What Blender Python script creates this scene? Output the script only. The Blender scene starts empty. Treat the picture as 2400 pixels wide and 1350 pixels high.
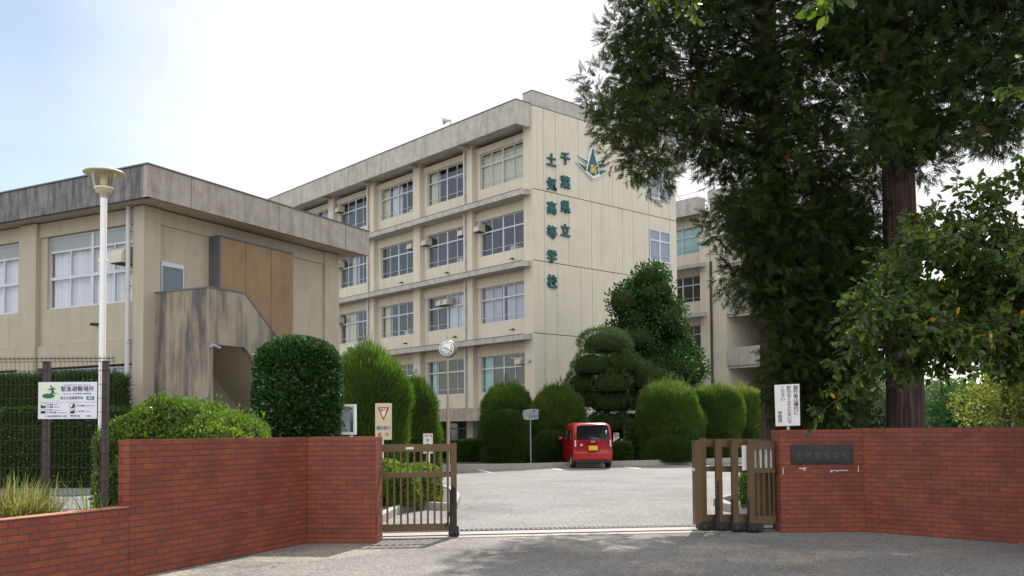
import bpy, bmesh, math, random
import numpy as np
from mathutils import Vector, Matrix
rnd = random.Random(7); nr = np.random.default_rng(11)
R = math.radians
SC = bpy.context.scene
COL = SC.collection
# ------------------------------------------------------------------ camera
F, CY, PITCH, ROLL, EYE = 2188.0, 927.0, R(2.224), R(-0.402), 1.6
f0 = np.array([0, math.cos(PITCH), math.sin(PITCH)]); r0 = np.array([1., 0, 0]); u0 = np.cross(r0, f0)
RX = math.cos(ROLL)*r0 + math.sin(ROLL)*u0; UX = -math.sin(ROLL)*r0 + math.cos(ROLL)*u0
EY = np.array([0, 0, EYE])
cd = bpy.data.cameras.new('camera'); cam = bpy.data.objects.new('camera', cd); COL.objects.link(cam)
cd.sensor_width = 36; cd.lens = F/2400*36; cd.shift_y = (CY-675)/2400; cd.clip_start = .1; cd.clip_end = 3000
cam.matrix_world = Matrix(((RX[0], UX[0], -f0[0], 0), (RX[1], UX[1], -f0[1], 0), (RX[2], UX[2], -f0[2], EYE), (0, 0, 0, 1)))
SC.camera = cam
def ray(x, y): return F*f0 + (x-1200)*RX - (y-CY)*UX
def at(x, y, D):                      # the point seen at photo pixel x, y when it stands D metres ahead
    d = ray(x, y); return EY + d*(D/d[1])
def gr(x, y, z=0.):                   # the ground point seen at photo pixel x, y
    d = ray(x, y); return EY + d*((z-EYE)/d[2])
# ------------------------------------------------------------------ light
SUN_EL, SUN_AZ = R(46), R(16)
SC.view_settings.view_transform = 'Standard'; SC.view_settings.look = 'None'
SC.view_settings.exposure = 1.4; SC.view_settings.gamma = 1.0; SC.view_settings.use_curve_mapping = False
W = bpy.data.worlds.new('World'); SC.world = W; W.use_nodes = True
nt = W.node_tree; nt.nodes.clear()
def N(t, k, **kw):
    n = t.nodes.new(k)
    for a, b in kw.items():
        if a.startswith('i_'): n.inputs[a[2:].replace('_', ' ')].default_value = b
        else: setattr(n, a, b)
    return n
sky = N(nt, 'ShaderNodeTexSky', sky_type='NISHITA', sun_disc=False, sun_elevation=SUN_EL, sun_rotation=SUN_AZ, air_density=1.0, dust_density=.7, ozone_density=1.5)
tc = N(nt, 'ShaderNodeTexCoord'); mp = N(nt, 'ShaderNodeMapping'); mp.inputs['Scale'].default_value = (1, 1, 2.2)
nz = N(nt, 'ShaderNodeTexNoise', i_Scale=1.7, i_Detail=5, i_Roughness=.55)
sep = N(nt, 'ShaderNodeVectorMath', operation='DOT_PRODUCT'); sep.inputs[1].default_value = (.16, .90, .41)
mr = N(nt, 'ShaderNodeMapRange'); mr.inputs['From Min'].default_value = .83; mr.inputs['From Max'].default_value = .965
add = N(nt, 'ShaderNodeMath', operation='ADD'); mul = N(nt, 'ShaderNodeMath', operation='MULTIPLY_ADD')
mul.inputs[1].default_value = 1.5; mul.inputs[2].default_value = -.60
mix = N(nt, 'ShaderNodeMix', data_type='RGBA'); mix.inputs['B'].default_value = (6.9, 6.95, 7.05, 1)
bg = N(nt, 'ShaderNodeBackground', i_Strength=.06); wo = N(nt, 'ShaderNodeOutputWorld')
L = nt.links.new
L(tc.outputs['Generated'], mp.inputs[0]); L(mp.outputs[0], nz.inputs['Vector']); L(tc.outputs['Generated'], sep.inputs[0])
L(sep.outputs['Value'], mr.inputs['Value']); L(nz.outputs['Fac'], mul.inputs[0]); L(mul.outputs[0], add.inputs[0]); L(mr.outputs[0], add.inputs[1])
cl = N(nt, 'ShaderNodeClamp'); L(add.outputs[0], cl.inputs[0]); 
bk = N(nt, 'ShaderNodeVectorMath', operation='DOT_PRODUCT'); bk.inputs[1].default_value = (.0, -1, .25); L(tc.outputs['Generated'], bk.inputs[0])
mb_ = N(nt, 'ShaderNodeMapRange'); mb_.inputs['From Min'].default_value = -.35; mb_.inputs['From Max'].default_value = .5; mb_.inputs['To Max'].default_value = .72; L(bk.outputs['Value'], mb_.inputs['Value'])
mix2 = N(nt, 'ShaderNodeMix', data_type='RGBA'); mix2.inputs['B'].default_value = (13.5, 13.3, 13.0, 1); L(mb_.outputs[0], mix2.inputs['Factor']); L(mix.outputs['Result'], mix2.inputs['A'])  # brighter cloud behind the camera, added to keep the ambient light up
L(cl.outputs[0], mix.inputs['Factor']); tn = N(nt, 'ShaderNodeMix', data_type='RGBA', blend_type='MULTIPLY'); tn.inputs['Factor'].default_value = 1; tn.inputs['B'].default_value = (1.22, 1.12, 1.0, 1)
L(sky.outputs[0], tn.inputs['A']); L(tn.outputs['Result'], mix.inputs['A'])
L(mix2.outputs['Result'], bg.inputs['Color']); L(bg.outputs[0], wo.inputs[0])
sd = bpy.data.lights.new('sun', 'SUN'); sd.energy = 2.7; sd.angle = R(.6); sd.color = (1, .95, .86)
so = bpy.data.objects.new('sun', sd); COL.objects.link(so)
SDIR = Vector((math.sin(SUN_AZ)*math.cos(SUN_EL), math.cos(SUN_AZ)*math.cos(SUN_EL), math.sin(SUN_EL)))
so.rotation_euler = SDIR.to_track_quat('Z', 'Y').to_euler(); so.location = (0, 0, 60)
SC.cycles.max_bounces = 6; SC.cycles.transparent_max_bounces = 12; SC.cycles.sample_clamp_indirect = 6
# ------------------------------------------------------------------ materials
def base_mat(name, rough=.8, spec=.3, metal=0.):
    m = bpy.data.materials.new(name); m.use_nodes = True; t = m.node_tree
    p = t.nodes['Principled BSDF']; p.inputs['Roughness'].default_value = rough
    p.inputs['Specular IOR Level'].default_value = spec; p.inputs['Metallic'].default_value = metal
    return m, t, p
def rgb(c): return (c[0], c[1], c[2], 1)
def ramp(t, stops):
    r = t.nodes.new('ShaderNodeValToRGB'); e = r.color_ramp.elements
    e[0].position = stops[0][0]; e[0].color = rgb(stops[0][1]); e[1].position = stops[-1][0]; e[1].color = rgb(stops[-1][1])
    for p, c in stops[1:-1]:
        x = e.new(p); x.color = rgb(c)
    return r
def pmat(name, c, rough=.8, var=.12, scale=3., bump=0., bscale=60., streak=0., sc=(.12, .12, .11), ss=(1.6, 1.6, .16), thr=(.5, .72), metal=0., spec=.3, speck=0., bss=None):
    """plain surface: cloudy colour variation, optional vertical rain streaks and fine grain"""
    m, t, p = base_mat(name, rough, spec, metal); Lk = t.links.new
    co = t.nodes.new('ShaderNodeTexCoord')
    n1 = N(t, 'ShaderNodeTexNoise', i_Scale=scale, i_Detail=6, i_Roughness=.6); Lk(co.outputs['Object'], n1.inputs['Vector'])
    r1 = ramp(t, [(.3, [v*(1-var) for v in c]), (.7, [min(1, v*(1+var)) for v in c])]); Lk(n1.outputs['Fac'], r1.inputs[0])
    out = r1.outputs[0]
    if streak:
        mp = t.nodes.new('ShaderNodeMapping'); mp.inputs['Scale'].default_value = ss; Lk(co.outputs['Object'], mp.inputs[0])
        n2 = N(t, 'ShaderNodeTexNoise', i_Scale=2.2, i_Detail=8, i_Roughness=.68); Lk(mp.outputs[0], n2.inputs['Vector'])
        r2 = ramp(t, [(thr[0], (0, 0, 0)), (thr[1], (streak,)*3)]); Lk(n2.outputs['Fac'], r2.inputs[0])
        mx = N(t, 'ShaderNodeMix', data_type='RGBA'); mx.inputs['B'].default_value = rgb(sc)
        Lk(r2.outputs[0], mx.inputs['Factor']); Lk(out, mx.inputs['A']); out = mx.outputs['Result']
    if speck:
        n4 = N(t, 'ShaderNodeTexNoise', i_Scale=bscale, i_Detail=3, i_Roughness=.7); Lk(co.outputs['Object'], n4.inputs['Vector'])
        r4 = ramp(t, [(.3, (1-speck,)*3), (.5, (1, 1, 1)), (.7, (1+speck,)*3)]); Lk(n4.outputs['Fac'], r4.inputs[0])
        mx = N(t, 'ShaderNodeMix', data_type='RGBA', blend_type='MULTIPLY'); mx.inputs['Factor'].default_value = 1
        Lk(out, mx.inputs['A']); Lk(r4.outputs[0], mx.inputs['B']); out = mx.outputs['Result']
    Lk(out, p.inputs['Base Color'])
    if bump:
        n3 = N(t, 'ShaderNodeTexNoise', i_Scale=bscale, i_Detail=4); m3 = t.nodes.new('ShaderNodeMapping'); m3.inputs['Scale'].default_value = bss or (1, 1, 1); Lk(co.outputs['Object'], m3.inputs[0]); Lk(m3.outputs[0], n3.inputs['Vector'])
        b = N(t, 'ShaderNodeBump', i_Strength=bump, i_Distance=.08 if bss else .02); Lk(n3.outputs['Fac'], b.inputs['Height']); Lk(b.outputs[0], p.inputs['Normal'])
    return m
def flat(name, c, rough=.5, metal=0., spec=.4):
    return pmat(name, c, rough=rough, var=.04, scale=8, metal=metal, spec=spec)
def brick_mat():
    m, t, p = base_mat('brick_tile', .55, .35); Lk = t.links.new
    uv = t.nodes.new('ShaderNodeUVMap')
    b = N(t, 'ShaderNodeTexBrick', offset=.5, squash=1.0, i_Scale=1.0)
    b.inputs['Color1'].default_value = (.265, .064, .029, 1); b.inputs['Color2'].default_value = (.195, .043, .023, 1)
    b.inputs['Mortar'].default_value = (.068, .054, .058, 1)
    b.inputs['Mortar Size'].default_value = .0074; b.inputs['Mortar Smooth'].default_value = .25; b.inputs['Bias'].default_value = -.1
    b.inputs['Brick Width'].default_value = .235; b.inputs['Row Height'].default_value = .0703
    Lk(uv.outputs[0], b.inputs['Vector'])
    n = N(t, 'ShaderNodeTexNoise', i_Scale=1.3, i_Detail=6, i_Roughness=.65); Lk(uv.outputs[0], n.inputs['Vector'])
    r = ramp(t, [(.3, (.72, .72, .78)), (.7, (1.18, 1.12, 1.05))]); Lk(n.outputs['Fac'], r.inputs[0])
    mx = N(t, 'ShaderNodeMix', data_type='RGBA', blend_type='MULTIPLY'); mx.inputs['Factor'].default_value = 1
    Lk(b.outputs['Color'], mx.inputs['A']); Lk(r.outputs[0], mx.inputs['B'])
    # fine firing grain
    n3 = N(t, 'ShaderNodeTexNoise', i_Scale=28, i_Detail=5, i_Roughness=.7); Lk(uv.outputs[0], n3.inputs['Vector'])
    r3 = ramp(t, [(.3, (.8, .8, .8)), (.7, (1.2, 1.2, 1.2))]); Lk(n3.outputs['Fac'], r3.inputs[0])
    mx3 = N(t, 'ShaderNodeMix', data_type='RGBA', blend_type='MULTIPLY'); mx3.inputs['Factor'].default_value = 1
    Lk(mx.outputs['Result'], mx3.inputs['A']); Lk(r3.outputs[0], mx3.inputs['B'])
    # pale lime bloom
    mp = t.nodes.new('ShaderNodeMapping'); mp.inputs['Scale'].default_value = (1.1, 5.5, 1); Lk(uv.outputs[0], mp.inputs[0])
    n2 = N(t, 'ShaderNodeTexNoise', i_Scale=1.5, i_Detail=9, i_Roughness=.72); Lk(mp.outputs[0], n2.inputs['Vector'])
    r2 = ramp(t, [(.68, (0, 0, 0)), (.80, (.6, .6, .6))]); Lk(n2.outputs['Fac'], r2.inputs[0])
    mx2 = N(t, 'ShaderNodeMix', data_type='RGBA'); mx2.inputs['B'].default_value = (.5, .42, .4, 1)
    Lk(r2.outputs[0], mx2.inputs['Factor']); Lk(mx3.outputs['Result'], mx2.inputs['A']); Lk(mx2.outputs['Result'], p.inputs['Base Color'])
    inv = N(t, 'ShaderNodeMath', operation='SUBTRACT'); inv.inputs[0].default_value = 1; Lk(b.outputs['Fac'], inv.inputs[1])
    bp = N(t, 'ShaderNodeBump', i_Strength=.8, i_Distance=.006); Lk(inv.outputs[0], bp.inputs['Height']); Lk(bp.outputs[0], p.inputs['Normal'])
    return m
def leaf_mat(name, dark, light, trans=.3, rough=.5, spec=.3, extra=None, patch=None):
    m, t, p = base_mat(name, rough, spec); Lk = t.links.new
    a = N(t, 'ShaderNodeAttribute', attribute_name='tint')
    st = [(0, dark), (.75, [(x+y)/2 for x, y in zip(dark, light)]), (.95, light)]
    if extra: st = st[:-1]+[(.94, light), (.955, extra)]
    r = ramp(t, st); Lk(a.outputs['Fac'], r.inputs[0])
    if patch:
        co = t.nodes.new('ShaderNodeTexCoord'); np_ = N(t, 'ShaderNodeTexNoise', i_Scale=1.5, i_Detail=5, i_Roughness=.7); Lk(co.outputs['Object'], np_.inputs['Vector'])
        rp = ramp(t, [(.50, (0, 0, 0)), (.64, (.75, .75, .75))]); Lk(np_.outputs['Fac'], rp.inputs[0]); mp_ = N(t, 'ShaderNodeMix', data_type='RGBA'); mp_.inputs['B'].default_value = rgb(patch)
        Lk(rp.outputs[0], mp_.inputs['Factor']); Lk(r.outputs[0], mp_.inputs['A']); r = mp_
    ro = r.outputs['Result'] if patch else r.outputs[0]
    Lk(ro, p.inputs['Base Color'])
    tr = t.nodes.new('ShaderNodeBsdfTranslucent'); g = N(t, 'ShaderNodeMix', data_type='RGBA', blend_type='MULTIPLY'); g.inputs['Factor'].default_value = 1
    g.inputs['B'].default_value = (1.6, 1.7, .8, 1); Lk(ro, g.inputs['A']); Lk(g.outputs['Result'], tr.inputs['Color'])
    ms = t.nodes.new('ShaderNodeMixShader'); ms.inputs[0].default_value = trans
    Lk(p.outputs[0], ms.inputs[1]); Lk(tr.outputs[0], ms.inputs[2]); Lk(ms.outputs[0], t.nodes['Material Output'].inputs[0])
    return m
def glass_mat(name, tint=(.9, .93, .95), refl=.12):
    m, t, p = base_mat(name, .03); t.nodes.remove(p); Lk = t.links.new
    tr = N(t, 'ShaderNodeBsdfTransparent'); tr.inputs[0].default_value = rgb(tint)
    gl = N(t, 'ShaderNodeBsdfGlossy', i_Roughness=.02); gl.inputs[0].default_value = (.95, .97, 1, 1)
    co = t.nodes.new('ShaderNodeTexCoord'); nn = N(t, 'ShaderNodeTexNoise', i_Scale=.9, i_Detail=1); Lk(co.outputs['Object'], nn.inputs['Vector'])
    b = N(t, 'ShaderNodeBump', i_Strength=.12, i_Distance=.05); Lk(nn.outputs['Fac'], b.inputs['Height']); Lk(b.outputs[0], gl.inputs['Normal'])
    fr = N(t, 'ShaderNodeLayerWeight', i_Blend=.5); pw = N(t, 'ShaderNodeMath', operation='POWER'); pw.inputs[1].default_value = 4; Lk(fr.outputs['Facing'], pw.inputs[0]); ad = N(t, 'ShaderNodeMath', operation='MULTIPLY_ADD'); ad.inputs[1].default_value = .9; ad.inputs[2].default_value = refl; Lk(pw.outputs[0], ad.inputs[0])
    ms = t.nodes.new('ShaderNodeMixShader'); Lk(ad.outputs[0], ms.inputs[0]); Lk(tr.outputs[0], ms.inputs[1]); Lk(gl.outputs[0], ms.inputs[2])
    Lk(ms.outputs[0], t.nodes['Material Output'].inputs[0]); return m
M = {}
M['cream'] = pmat('cream_paint', (.565, .53, .445), .85, .05, .8, .10, 90, streak=.42, sc=(.27, .25, .21), ss=(2.2, 2.2, .14), thr=(.50, .78))
M['cream2'] = pmat('tan_render', (.42, .378, .30), .9, .06, .9, .25, 80, streak=.38, sc=(.20, .17, .125), thr=(.5, .8))
M['fascia'] = pmat('weathered_concrete', (.41, .40, .365), .9, .14, 2.2, .2, 60, streak=.60, sc=(.15, .148, .15), ss=(1.5, 1.5, .22), thr=(.46, .74))
M['fascia2'] = pmat('stained_concrete', (.36, .33, .285), .9, .18, 2.5, .25, 60, streak=.62, sc=(.11, .105, .105), ss=(1.8, 1.8, .25), thr=(.45, .75))
M['fascia_dark'] = pmat('stained_shade_concrete', (.22, .215, .215), .92, .25, 3.2, .3, 50, streak=.85, sc=(.065, .065, .072), ss=(1.9, 1.9, .33), thr=(.40, .62))  # stains, on a base darkened for the side that gets less sky light
M['stair'] = pmat('stair_concrete', (.30, .265, .205), .92, .16, 1.6, .25, 60, streak=.92, sc=(.085, .08, .08), ss=(1.1, 1.1, .13), thr=(.42, .60))
M['mural'] = pmat('ochre_panel', (.26, .178, .10), .85, .12, 1.5, .2, 60, streak=.7, sc=(.17, .115, .075), ss=(1.5, 1.5, .3), thr=(.46, .75))
M['cap'] = flat('grey_metal_cap', (.11, .11, .12), .5)
M['joint'] = flat('dark_joint', (.06, .055, .05), .9)
M['alu'] = flat('aluminium', (.52, .54, .58), .45, .25)
M['alu_dark'] = flat('old_aluminium', (.33, .35, .40), .5, .3)
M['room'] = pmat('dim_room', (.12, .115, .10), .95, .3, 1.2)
M['glass'] = glass_mat('window_glass', tint=(.84, .89, .93), refl=.10)
M['glass2'] = glass_mat('clear_glass', refl=.07)
M['panel'] = flat('grey_transom_panel', (.30, .34, .35), .5)
M['pipe'] = flat('pvc_pipe', (.50, .50, .51), .5)
M['hood'] = flat('beige_hood', (.52, .49, .42), .6)
M['white'] = flat('white_paint', (.78, .78, .78), .5)
M['black'] = flat('black_rubber', (.02, .02, .022), .6)
M['green'] = flat('teal_paint', (.014, .095, .098), .5)
M['gold'] = flat('gold_paint', (.75, .52, .12), .4, .3)
M['silver'] = flat('silver_trim', (.60, .62, .62), .4, .2)
M['bronze'] = pmat('bronze_anodised', (.115, .072, .034), .42, .08, 4, metal=.35, spec=.5)
M['post'] = flat('dark_brown_post', (.06, .045, .05), .5, .2)
M['wire'] = flat('dark_wire', (.035, .033, .038), .5, .3)
M['brick'] = brick_mat()
M['kerb'] = pmat('kerb_concrete', (.33, .31, .28), .9, .12, 5, .3, 60)
M['track'] = pmat('track_concrete', (.33, .315, .29), .85, .08, 3, .15, 60)
M['trunk'] = pmat('cedar_bark', (.060, .042, .034), .95, .3, 2, 1., 9, streak=.9, sc=(.016, .011, .010), ss=(7, 7, .35), thr=(.44, .56), bss=(2.2, 2.2, .12))
M['twig'] = pmat('twig_bark', (.06, .045, .035), .95, .2, 6)
M['paintline'] = pmat('road_paint', (.75, .75, .72), .8, .1, 6)
M['gold_leaf'] = flat('fallen_leaf', (.42, .25, .05), .8)
CUR = {k: pmat('curtain_'+k, c, .95, .12, 14, streak=.5, sc=[v*.62 for v in c], ss=(7, 7, .02), thr=(.42, .62)) for k, c in
       dict(cream=(.66, .60, .42), white=(.70, .70, .72), lilac=(.55, .50, .55), mint=(.28, .60, .52)).items()}
def ground_mat(name, c, sp, patches=None, sc=55):
    m, t, p = base_mat(name, .88, .3); Lk = t.links.new; co = t.nodes.new('ShaderNodeTexCoord')
    n0 = N(t, 'ShaderNodeTexNoise', i_Scale=.45, i_Detail=7, i_Roughness=.6); Lk(co.outputs['Object'], n0.inputs['Vector'])
    r0_ = ramp(t, [(.3, [v*.74 for v in c]), (.5, c), (.7, [v*1.18 for v in c])]); Lk(n0.outputs['Fac'], r0_.inputs[0]); out = r0_.outputs[0]
    if patches:
        n1 = N(t, 'ShaderNodeTexNoise', i_Scale=.55, i_Detail=8, i_Roughness=.62, i_Distortion=.3); mp = t.nodes.new('ShaderNodeMapping')
        mp.inputs['Location'].default_value = (3.1, 1.7, 0); Lk(co.outputs['Object'], mp.inputs[0]); Lk(mp.outputs[0], n1.inputs['Vector'])
        r1 = ramp(t, [(.52, (0, 0, 0)), (.64, (.8, .8, .8))]); Lk(n1.outputs['Fac'], r1.inputs[0])
        mx = N(t, 'ShaderNodeMix', data_type='RGBA'); mx.inputs['B'].default_value = rgb(patches)
        Lk(r1.outputs[0], mx.inputs['Factor']); Lk(out, mx.inputs['A']); out = mx.outputs['Result']
    nd = N(t, 'ShaderNodeTexNoise', i_Scale=1.6, i_Detail=5); Lk(co.outputs['Object'], nd.inputs['Vector']); va = N(t, 'ShaderNodeVectorMath', operation='MULTIPLY_ADD'); va.inputs[1].default_value = (1.1, 1.1, 0); Lk(nd.outputs['Color'], va.inputs[0]); Lk(co.outputs['Object'], va.inputs[2])
    vc = N(t, 'ShaderNodeTexVoronoi', feature='DISTANCE_TO_EDGE', i_Scale=.13); Lk(va.outputs[0], vc.inputs['Vector']); rc = ramp(t, [(0, (.62, .62, .62)), (.0015, (.75, .75, .75)), (.003, (1, 1, 1))]); Lk(vc.outputs['Distance'], rc.inputs[0])
    mc = N(t, 'ShaderNodeMix', data_type='RGBA', blend_type='MULTIPLY'); mc.inputs['Factor'].default_value = 1; Lk(out, mc.inputs['A']); Lk(rc.outputs[0], mc.inputs['B']); out = mc.outputs['Result']
    v = N(t, 'ShaderNodeTexVoronoi', i_Scale=sc); Lk(co.outputs['Object'], v.inputs['Vector'])
    sx = t.nodes.new('ShaderNodeSeparateColor'); Lk(v.outputs['Color'], sx.inputs[0])
    r2 = ramp(t, [(0, (1-sp,)*3), (.6, (1, 1, 1)), (1, (1+sp*1.3,)*3)]); Lk(sx.outputs[0], r2.inputs[0])
    mx2 = N(t, 'ShaderNodeMix', data_type='RGBA', blend_type='MULTIPLY'); mx2.inputs['Factor'].default_value = 1
    Lk(out, mx2.inputs['A']); Lk(r2.outputs[0], mx2.inputs['B']); Lk(mx2.outputs['Result'], p.inputs['Base Color'])
    b = N(t, 'ShaderNodeBump', i_Strength=.6, i_Distance=.008); Lk(v.outputs['Distance'], b.inputs['Height']); Lk(b.outputs[0], p.inputs['Normal'])
    return m
M['road'] = ground_mat('old_asphalt', (.165, .158, .152), .42, (.28, .25, .20), 52)
M['lot'] = ground_mat('lot_asphalt', (.185, .182, .178), .38, None, 40)
M['soil'] = ground_mat('soil', (.10, .085, .06), .4, None, 30)
# ------------------------------------------------------------------ object helpers
def tag(o, label=None, cat=None, group=None, kind=None):
    if label: o['label'] = label
    if cat: o['category'] = cat
    if group: o['group'] = group
    if kind: o['kind'] = kind
    return o
def thing(name, label, cat, loc=(0, 0, 0), rz=0., group=None):
    o = bpy.data.objects.new(name, None); COL.objects.link(o); o.location = loc; o.rotation_euler = (0, 0, rz); o.empty_display_size = .2
    return tag(o, label, cat, group)
class MB:
    def __init__(s): s.v = []; s.f = []; s.m = []; s.sm = []
    def add(s, vs, fs, mi=0, smooth=False):
        o = len(s.v); s.v += [tuple(map(float, v)) for v in vs]; s.f += [tuple(i+o for i in f) for f in fs]; s.m += [mi]*len(fs); s.sm += [smooth]*len(fs); return s
    def box(s, x0, x1, y0, y1, z0, z1, mi=0):
        if x0 > x1: x0, x1 = x1, x0
        if y0 > y1: y0, y1 = y1, y0
        vs = [(x, y, z) for z in (z0, z1) for y in (y0, y1) for x in (x0, x1)]
        return s.add(vs, [(0, 2, 3, 1), (4, 5, 7, 6), (0, 1, 5, 4), (1, 3, 7, 5), (3, 2, 6, 7), (2, 0, 4, 6)], mi)
    def prism(s, pts, a, b, axis='y', mi=0):        # pts in the two other axes
        def P(p, q): return {'y': (p[0], q, p[1]), 'x': (q, p[0], p[1]), 'z': (p[0], p[1], q)}[axis]
        n = len(pts); vs = [P(p, a) for p in pts]+[P(p, b) for p in pts]
        return s.add(vs, [tuple(range(n)), tuple(range(2*n-1, n-1, -1))]+[(i, i+n, (i+1) % n+n, (i+1) % n) for i in range(n)], mi)
    def tube(s, pts, r, n=8, mi=0, cap=True):
        pts = [Vector(p) for p in pts]; rs = r if isinstance(r, (list, tuple)) else [r]*len(pts); vs = []; fs = []
        for i, p in enumerate(pts):
            d = (pts[min(i+1, len(pts)-1)]-pts[max(i-1, 0)]).normalized()
            u = d.cross(Vector((0, 0, 1)) if abs(d.z) < .9 else Vector((0, 1, 0))).normalized(); w = d.cross(u)
            vs += [p+(u*math.cos(2*math.pi*k/n)+w*math.sin(2*math.pi*k/n))*rs[i] for k in range(n)]
        for i in range(len(pts)-1):
            fs += [(i*n+k, i*n+(k+1) % n, (i+1)*n+(k+1) % n, (i+1)*n+k) for k in range(n)]
        s.add(vs, fs, mi, n > 5)
        if cap: s.add(vs[:n], [tuple(range(n-1, -1, -1))], mi); s.add(vs[-n:], [tuple(range(n))], mi)
        return s
    def lathe(s, prof, c=(0, 0, 0), n=20, mi=0, axis='z'):
        vs = []; fs = []
        for r, z in prof:
            for k in range(n):
                a = 2*math.pi*k/n; q = (r*math.cos(a), r*math.sin(a), z)
                if axis == 'y': q = (q[0], q[2], q[1])
                if axis == 'x': q = (q[2], q[0], q[1])
                vs.append((q[0]+c[0], q[1]+c[1], q[2]+c[2]))
        for i in range(len(prof)-1):
            fs += [(i*n+k, i*n+(k+1) % n, (i+1)*n+(k+1) % n, (i+1)*n+k) for k in range(n)]
        return s.add(vs, fs, mi, True)
    def build(s, name, mats, parent=None, bevel=0., loc=None):
        me = bpy.data.meshes.new(name); me.from_pydata(s.v, [], s.f)
        if not isinstance(mats, (list, tuple)): mats = [mats]
        for m in mats: me.materials.append(m)
        me.polygons.foreach_set('material_index', s.m); me.polygons.foreach_set('use_smooth', s.sm)
        bm = bmesh.new(); bm.from_mesh(me)
        bmesh.ops.recalc_face_normals(bm, faces=bm.faces)
        if bevel:
            es = [e for e in bm.edges if len(e.link_faces) == 2 and e.calc_face_angle(0) > .6]
            bmesh.ops.bevel(bm, geom=es, offset=bevel, segments=2, affect='EDGES', clamp_overlap=True)
        uvl = bm.loops.layers.uv.new('uv')
        for f in bm.faces:
            n = f.normal; k = max(range(3), key=lambda i: abs(n[i]))
            for l in f.loops:
                c = l.vert.co; l[uvl].uv = (c.x, c.y) if k == 2 else ((c.y, c.z) if k == 0 else (c.x, c.z))
        bm.to_mesh(me); bm.free()
        o = bpy.data.objects.new(name, me); COL.objects.link(o); o.parent = parent
        if loc is not None: o.location = loc
        return o
def copy_tree(o, parent=None):
    kids = list(o.children); c = o.copy(); COL.objects.link(c); c.parent = parent
    for k in kids: copy_tree(k, c)
    return c
_tc = {}
def glyphs(body, size, ext=.004, off=0., sx=1., align='CENTER'):
    k = (body, size, ext, off, sx, align)
    if k not in _tc:
        c = bpy.data.curves.new('t', 'FONT'); c.body = body; c.size = size; c.extrude = ext; c.offset = off*size; c.resolution_u = 3
        c.align_x = align; c.align_y = 'CENTER'
        o = bpy.data.objects.new('t', c); COL.objects.link(o); bpy.context.view_layer.update()
        me = bpy.data.meshes.new_from_object(o.evaluated_get(bpy.context.evaluated_depsgraph_get()))
        _tc[k] = ([(v.co.x*sx, v.co.y, v.co.z) for v in me.vertices], [tuple(p.vertices) for p in me.polygons])
        bpy.data.objects.remove(o); bpy.data.curves.remove(c); bpy.data.meshes.remove(me)
    return _tc[k]
def text(mb, body, size, org, right=(1, 0, 0), up=(0, 0, 1), out=(0, -1, 0), ext=.004, off=.012, sx=1., mi=0, align='CENTER'):
    vs, fs = glyphs(body, size, ext, off, sx, align); o = Vector(org); r = Vector(right); u = Vector(up); n = Vector(out)
    mb.add([o+r*x+u*y+n*z for x, y, z in vs], fs, mi)
# ------------------------------------------------------------------ leaf clouds
def nmesh(name, V, Fq, mats, tint=None, parent=None, mi=None):
    """fast mesh from numpy: V (n,3), Fq (m,k)"""
    me = bpy.data.meshes.new(name); n, k = Fq.shape
    me.vertices.add(len(V)); me.vertices.foreach_set('co', V.astype(np.float32).ravel())
    me.loops.add(n*k); me.loops.foreach_set('vertex_index', Fq.astype(np.int32).ravel())
    me.polygons.add(n); me.polygons.foreach_set('loop_start', np.arange(0, n*k, k, dtype=np.int32))
    me.update(calc_edges=True); me.validate()
    for m in (mats if isinstance(mats, (list, tuple)) else [mats]): me.materials.append(m)
    if mi is not None: me.polygons.foreach_set('material_index', mi.astype(np.int32))
    if tint is not None:
        a = me.attributes.new('tint', 'FLOAT', 'POINT'); a.data.foreach_set('value', tint.astype(np.float32))
    o = bpy.data.objects.new(name, me); COL.objects.link(o); o.parent = parent
    return o
def unit(a): return a/np.maximum(np.linalg.norm(a, axis=-1, keepdims=True), 1e-9)
def basis(d, roll=None):
    """(n,3) main directions -> (n,3,3) with columns side, dir, normal"""
    d = unit(d); ref = nr.normal(size=d.shape); s = unit(np.cross(d, ref)); n = np.cross(s, d)
    return np.stack([s, d, n], axis=2)
LEAF = (np.array([[0, 0, 0], [.5, .35, .12], [.38, .75, .06], [0, 1, -.05], [-.38, .75, .06], [-.5, .35, .12]]), np.array([[0, 1, 2, 3], [0, 3, 4, 5]]))
BLADE = (np.array([[-.5, 0, 0], [.5, 0, 0], [.28, .6, .05], [0, 1, .12], [-.28, .6, .05]])[[0, 1, 2, 3, 4]], None)
BLADE = (np.array([[-.5, 0, 0], [.5, 0, 0], [.12, 1, .1], [-.12, 1, .1]]), np.array([[0, 1, 2, 3]]))
def spray_template(nb=11, seed=1):
    """feathery cedar sprig along +y: a drooping stem with needle tufts"""
    g = np.random.default_rng(seed); V = []; Fc = []
    for i in range(nb):
        t = (i+.5)/nb; side = 1 if i % 2 else -1; a = side*g.uniform(.45, 1.1); ln = (.42-.22*t)*g.uniform(.8, 1.2)
        p = np.array([0, t*.8, -.25*t*t]); d = np.array([math.sin(a), math.cos(a), g.uniform(-.35, .15)]); w = .042
        q = unit(np.cross(d, [0, 0, 1])); o = len(V)
        V += list(np.array([p-q*w*.8, p+q*w*.8, p+d*ln+q*w*.22, p+d*ln-q*w*.22])); Fc.append([o, o+1, o+2, o+3])
    o = len(V); V += [np.array(x) for x in ([-.012, 0, 0], [.012, 0, 0], [.01, 1, -.3], [-.01, 1, -.3])]; Fc.append([o, o+1, o+2, o+3])
    return np.array(V), np.array(Fc)
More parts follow.
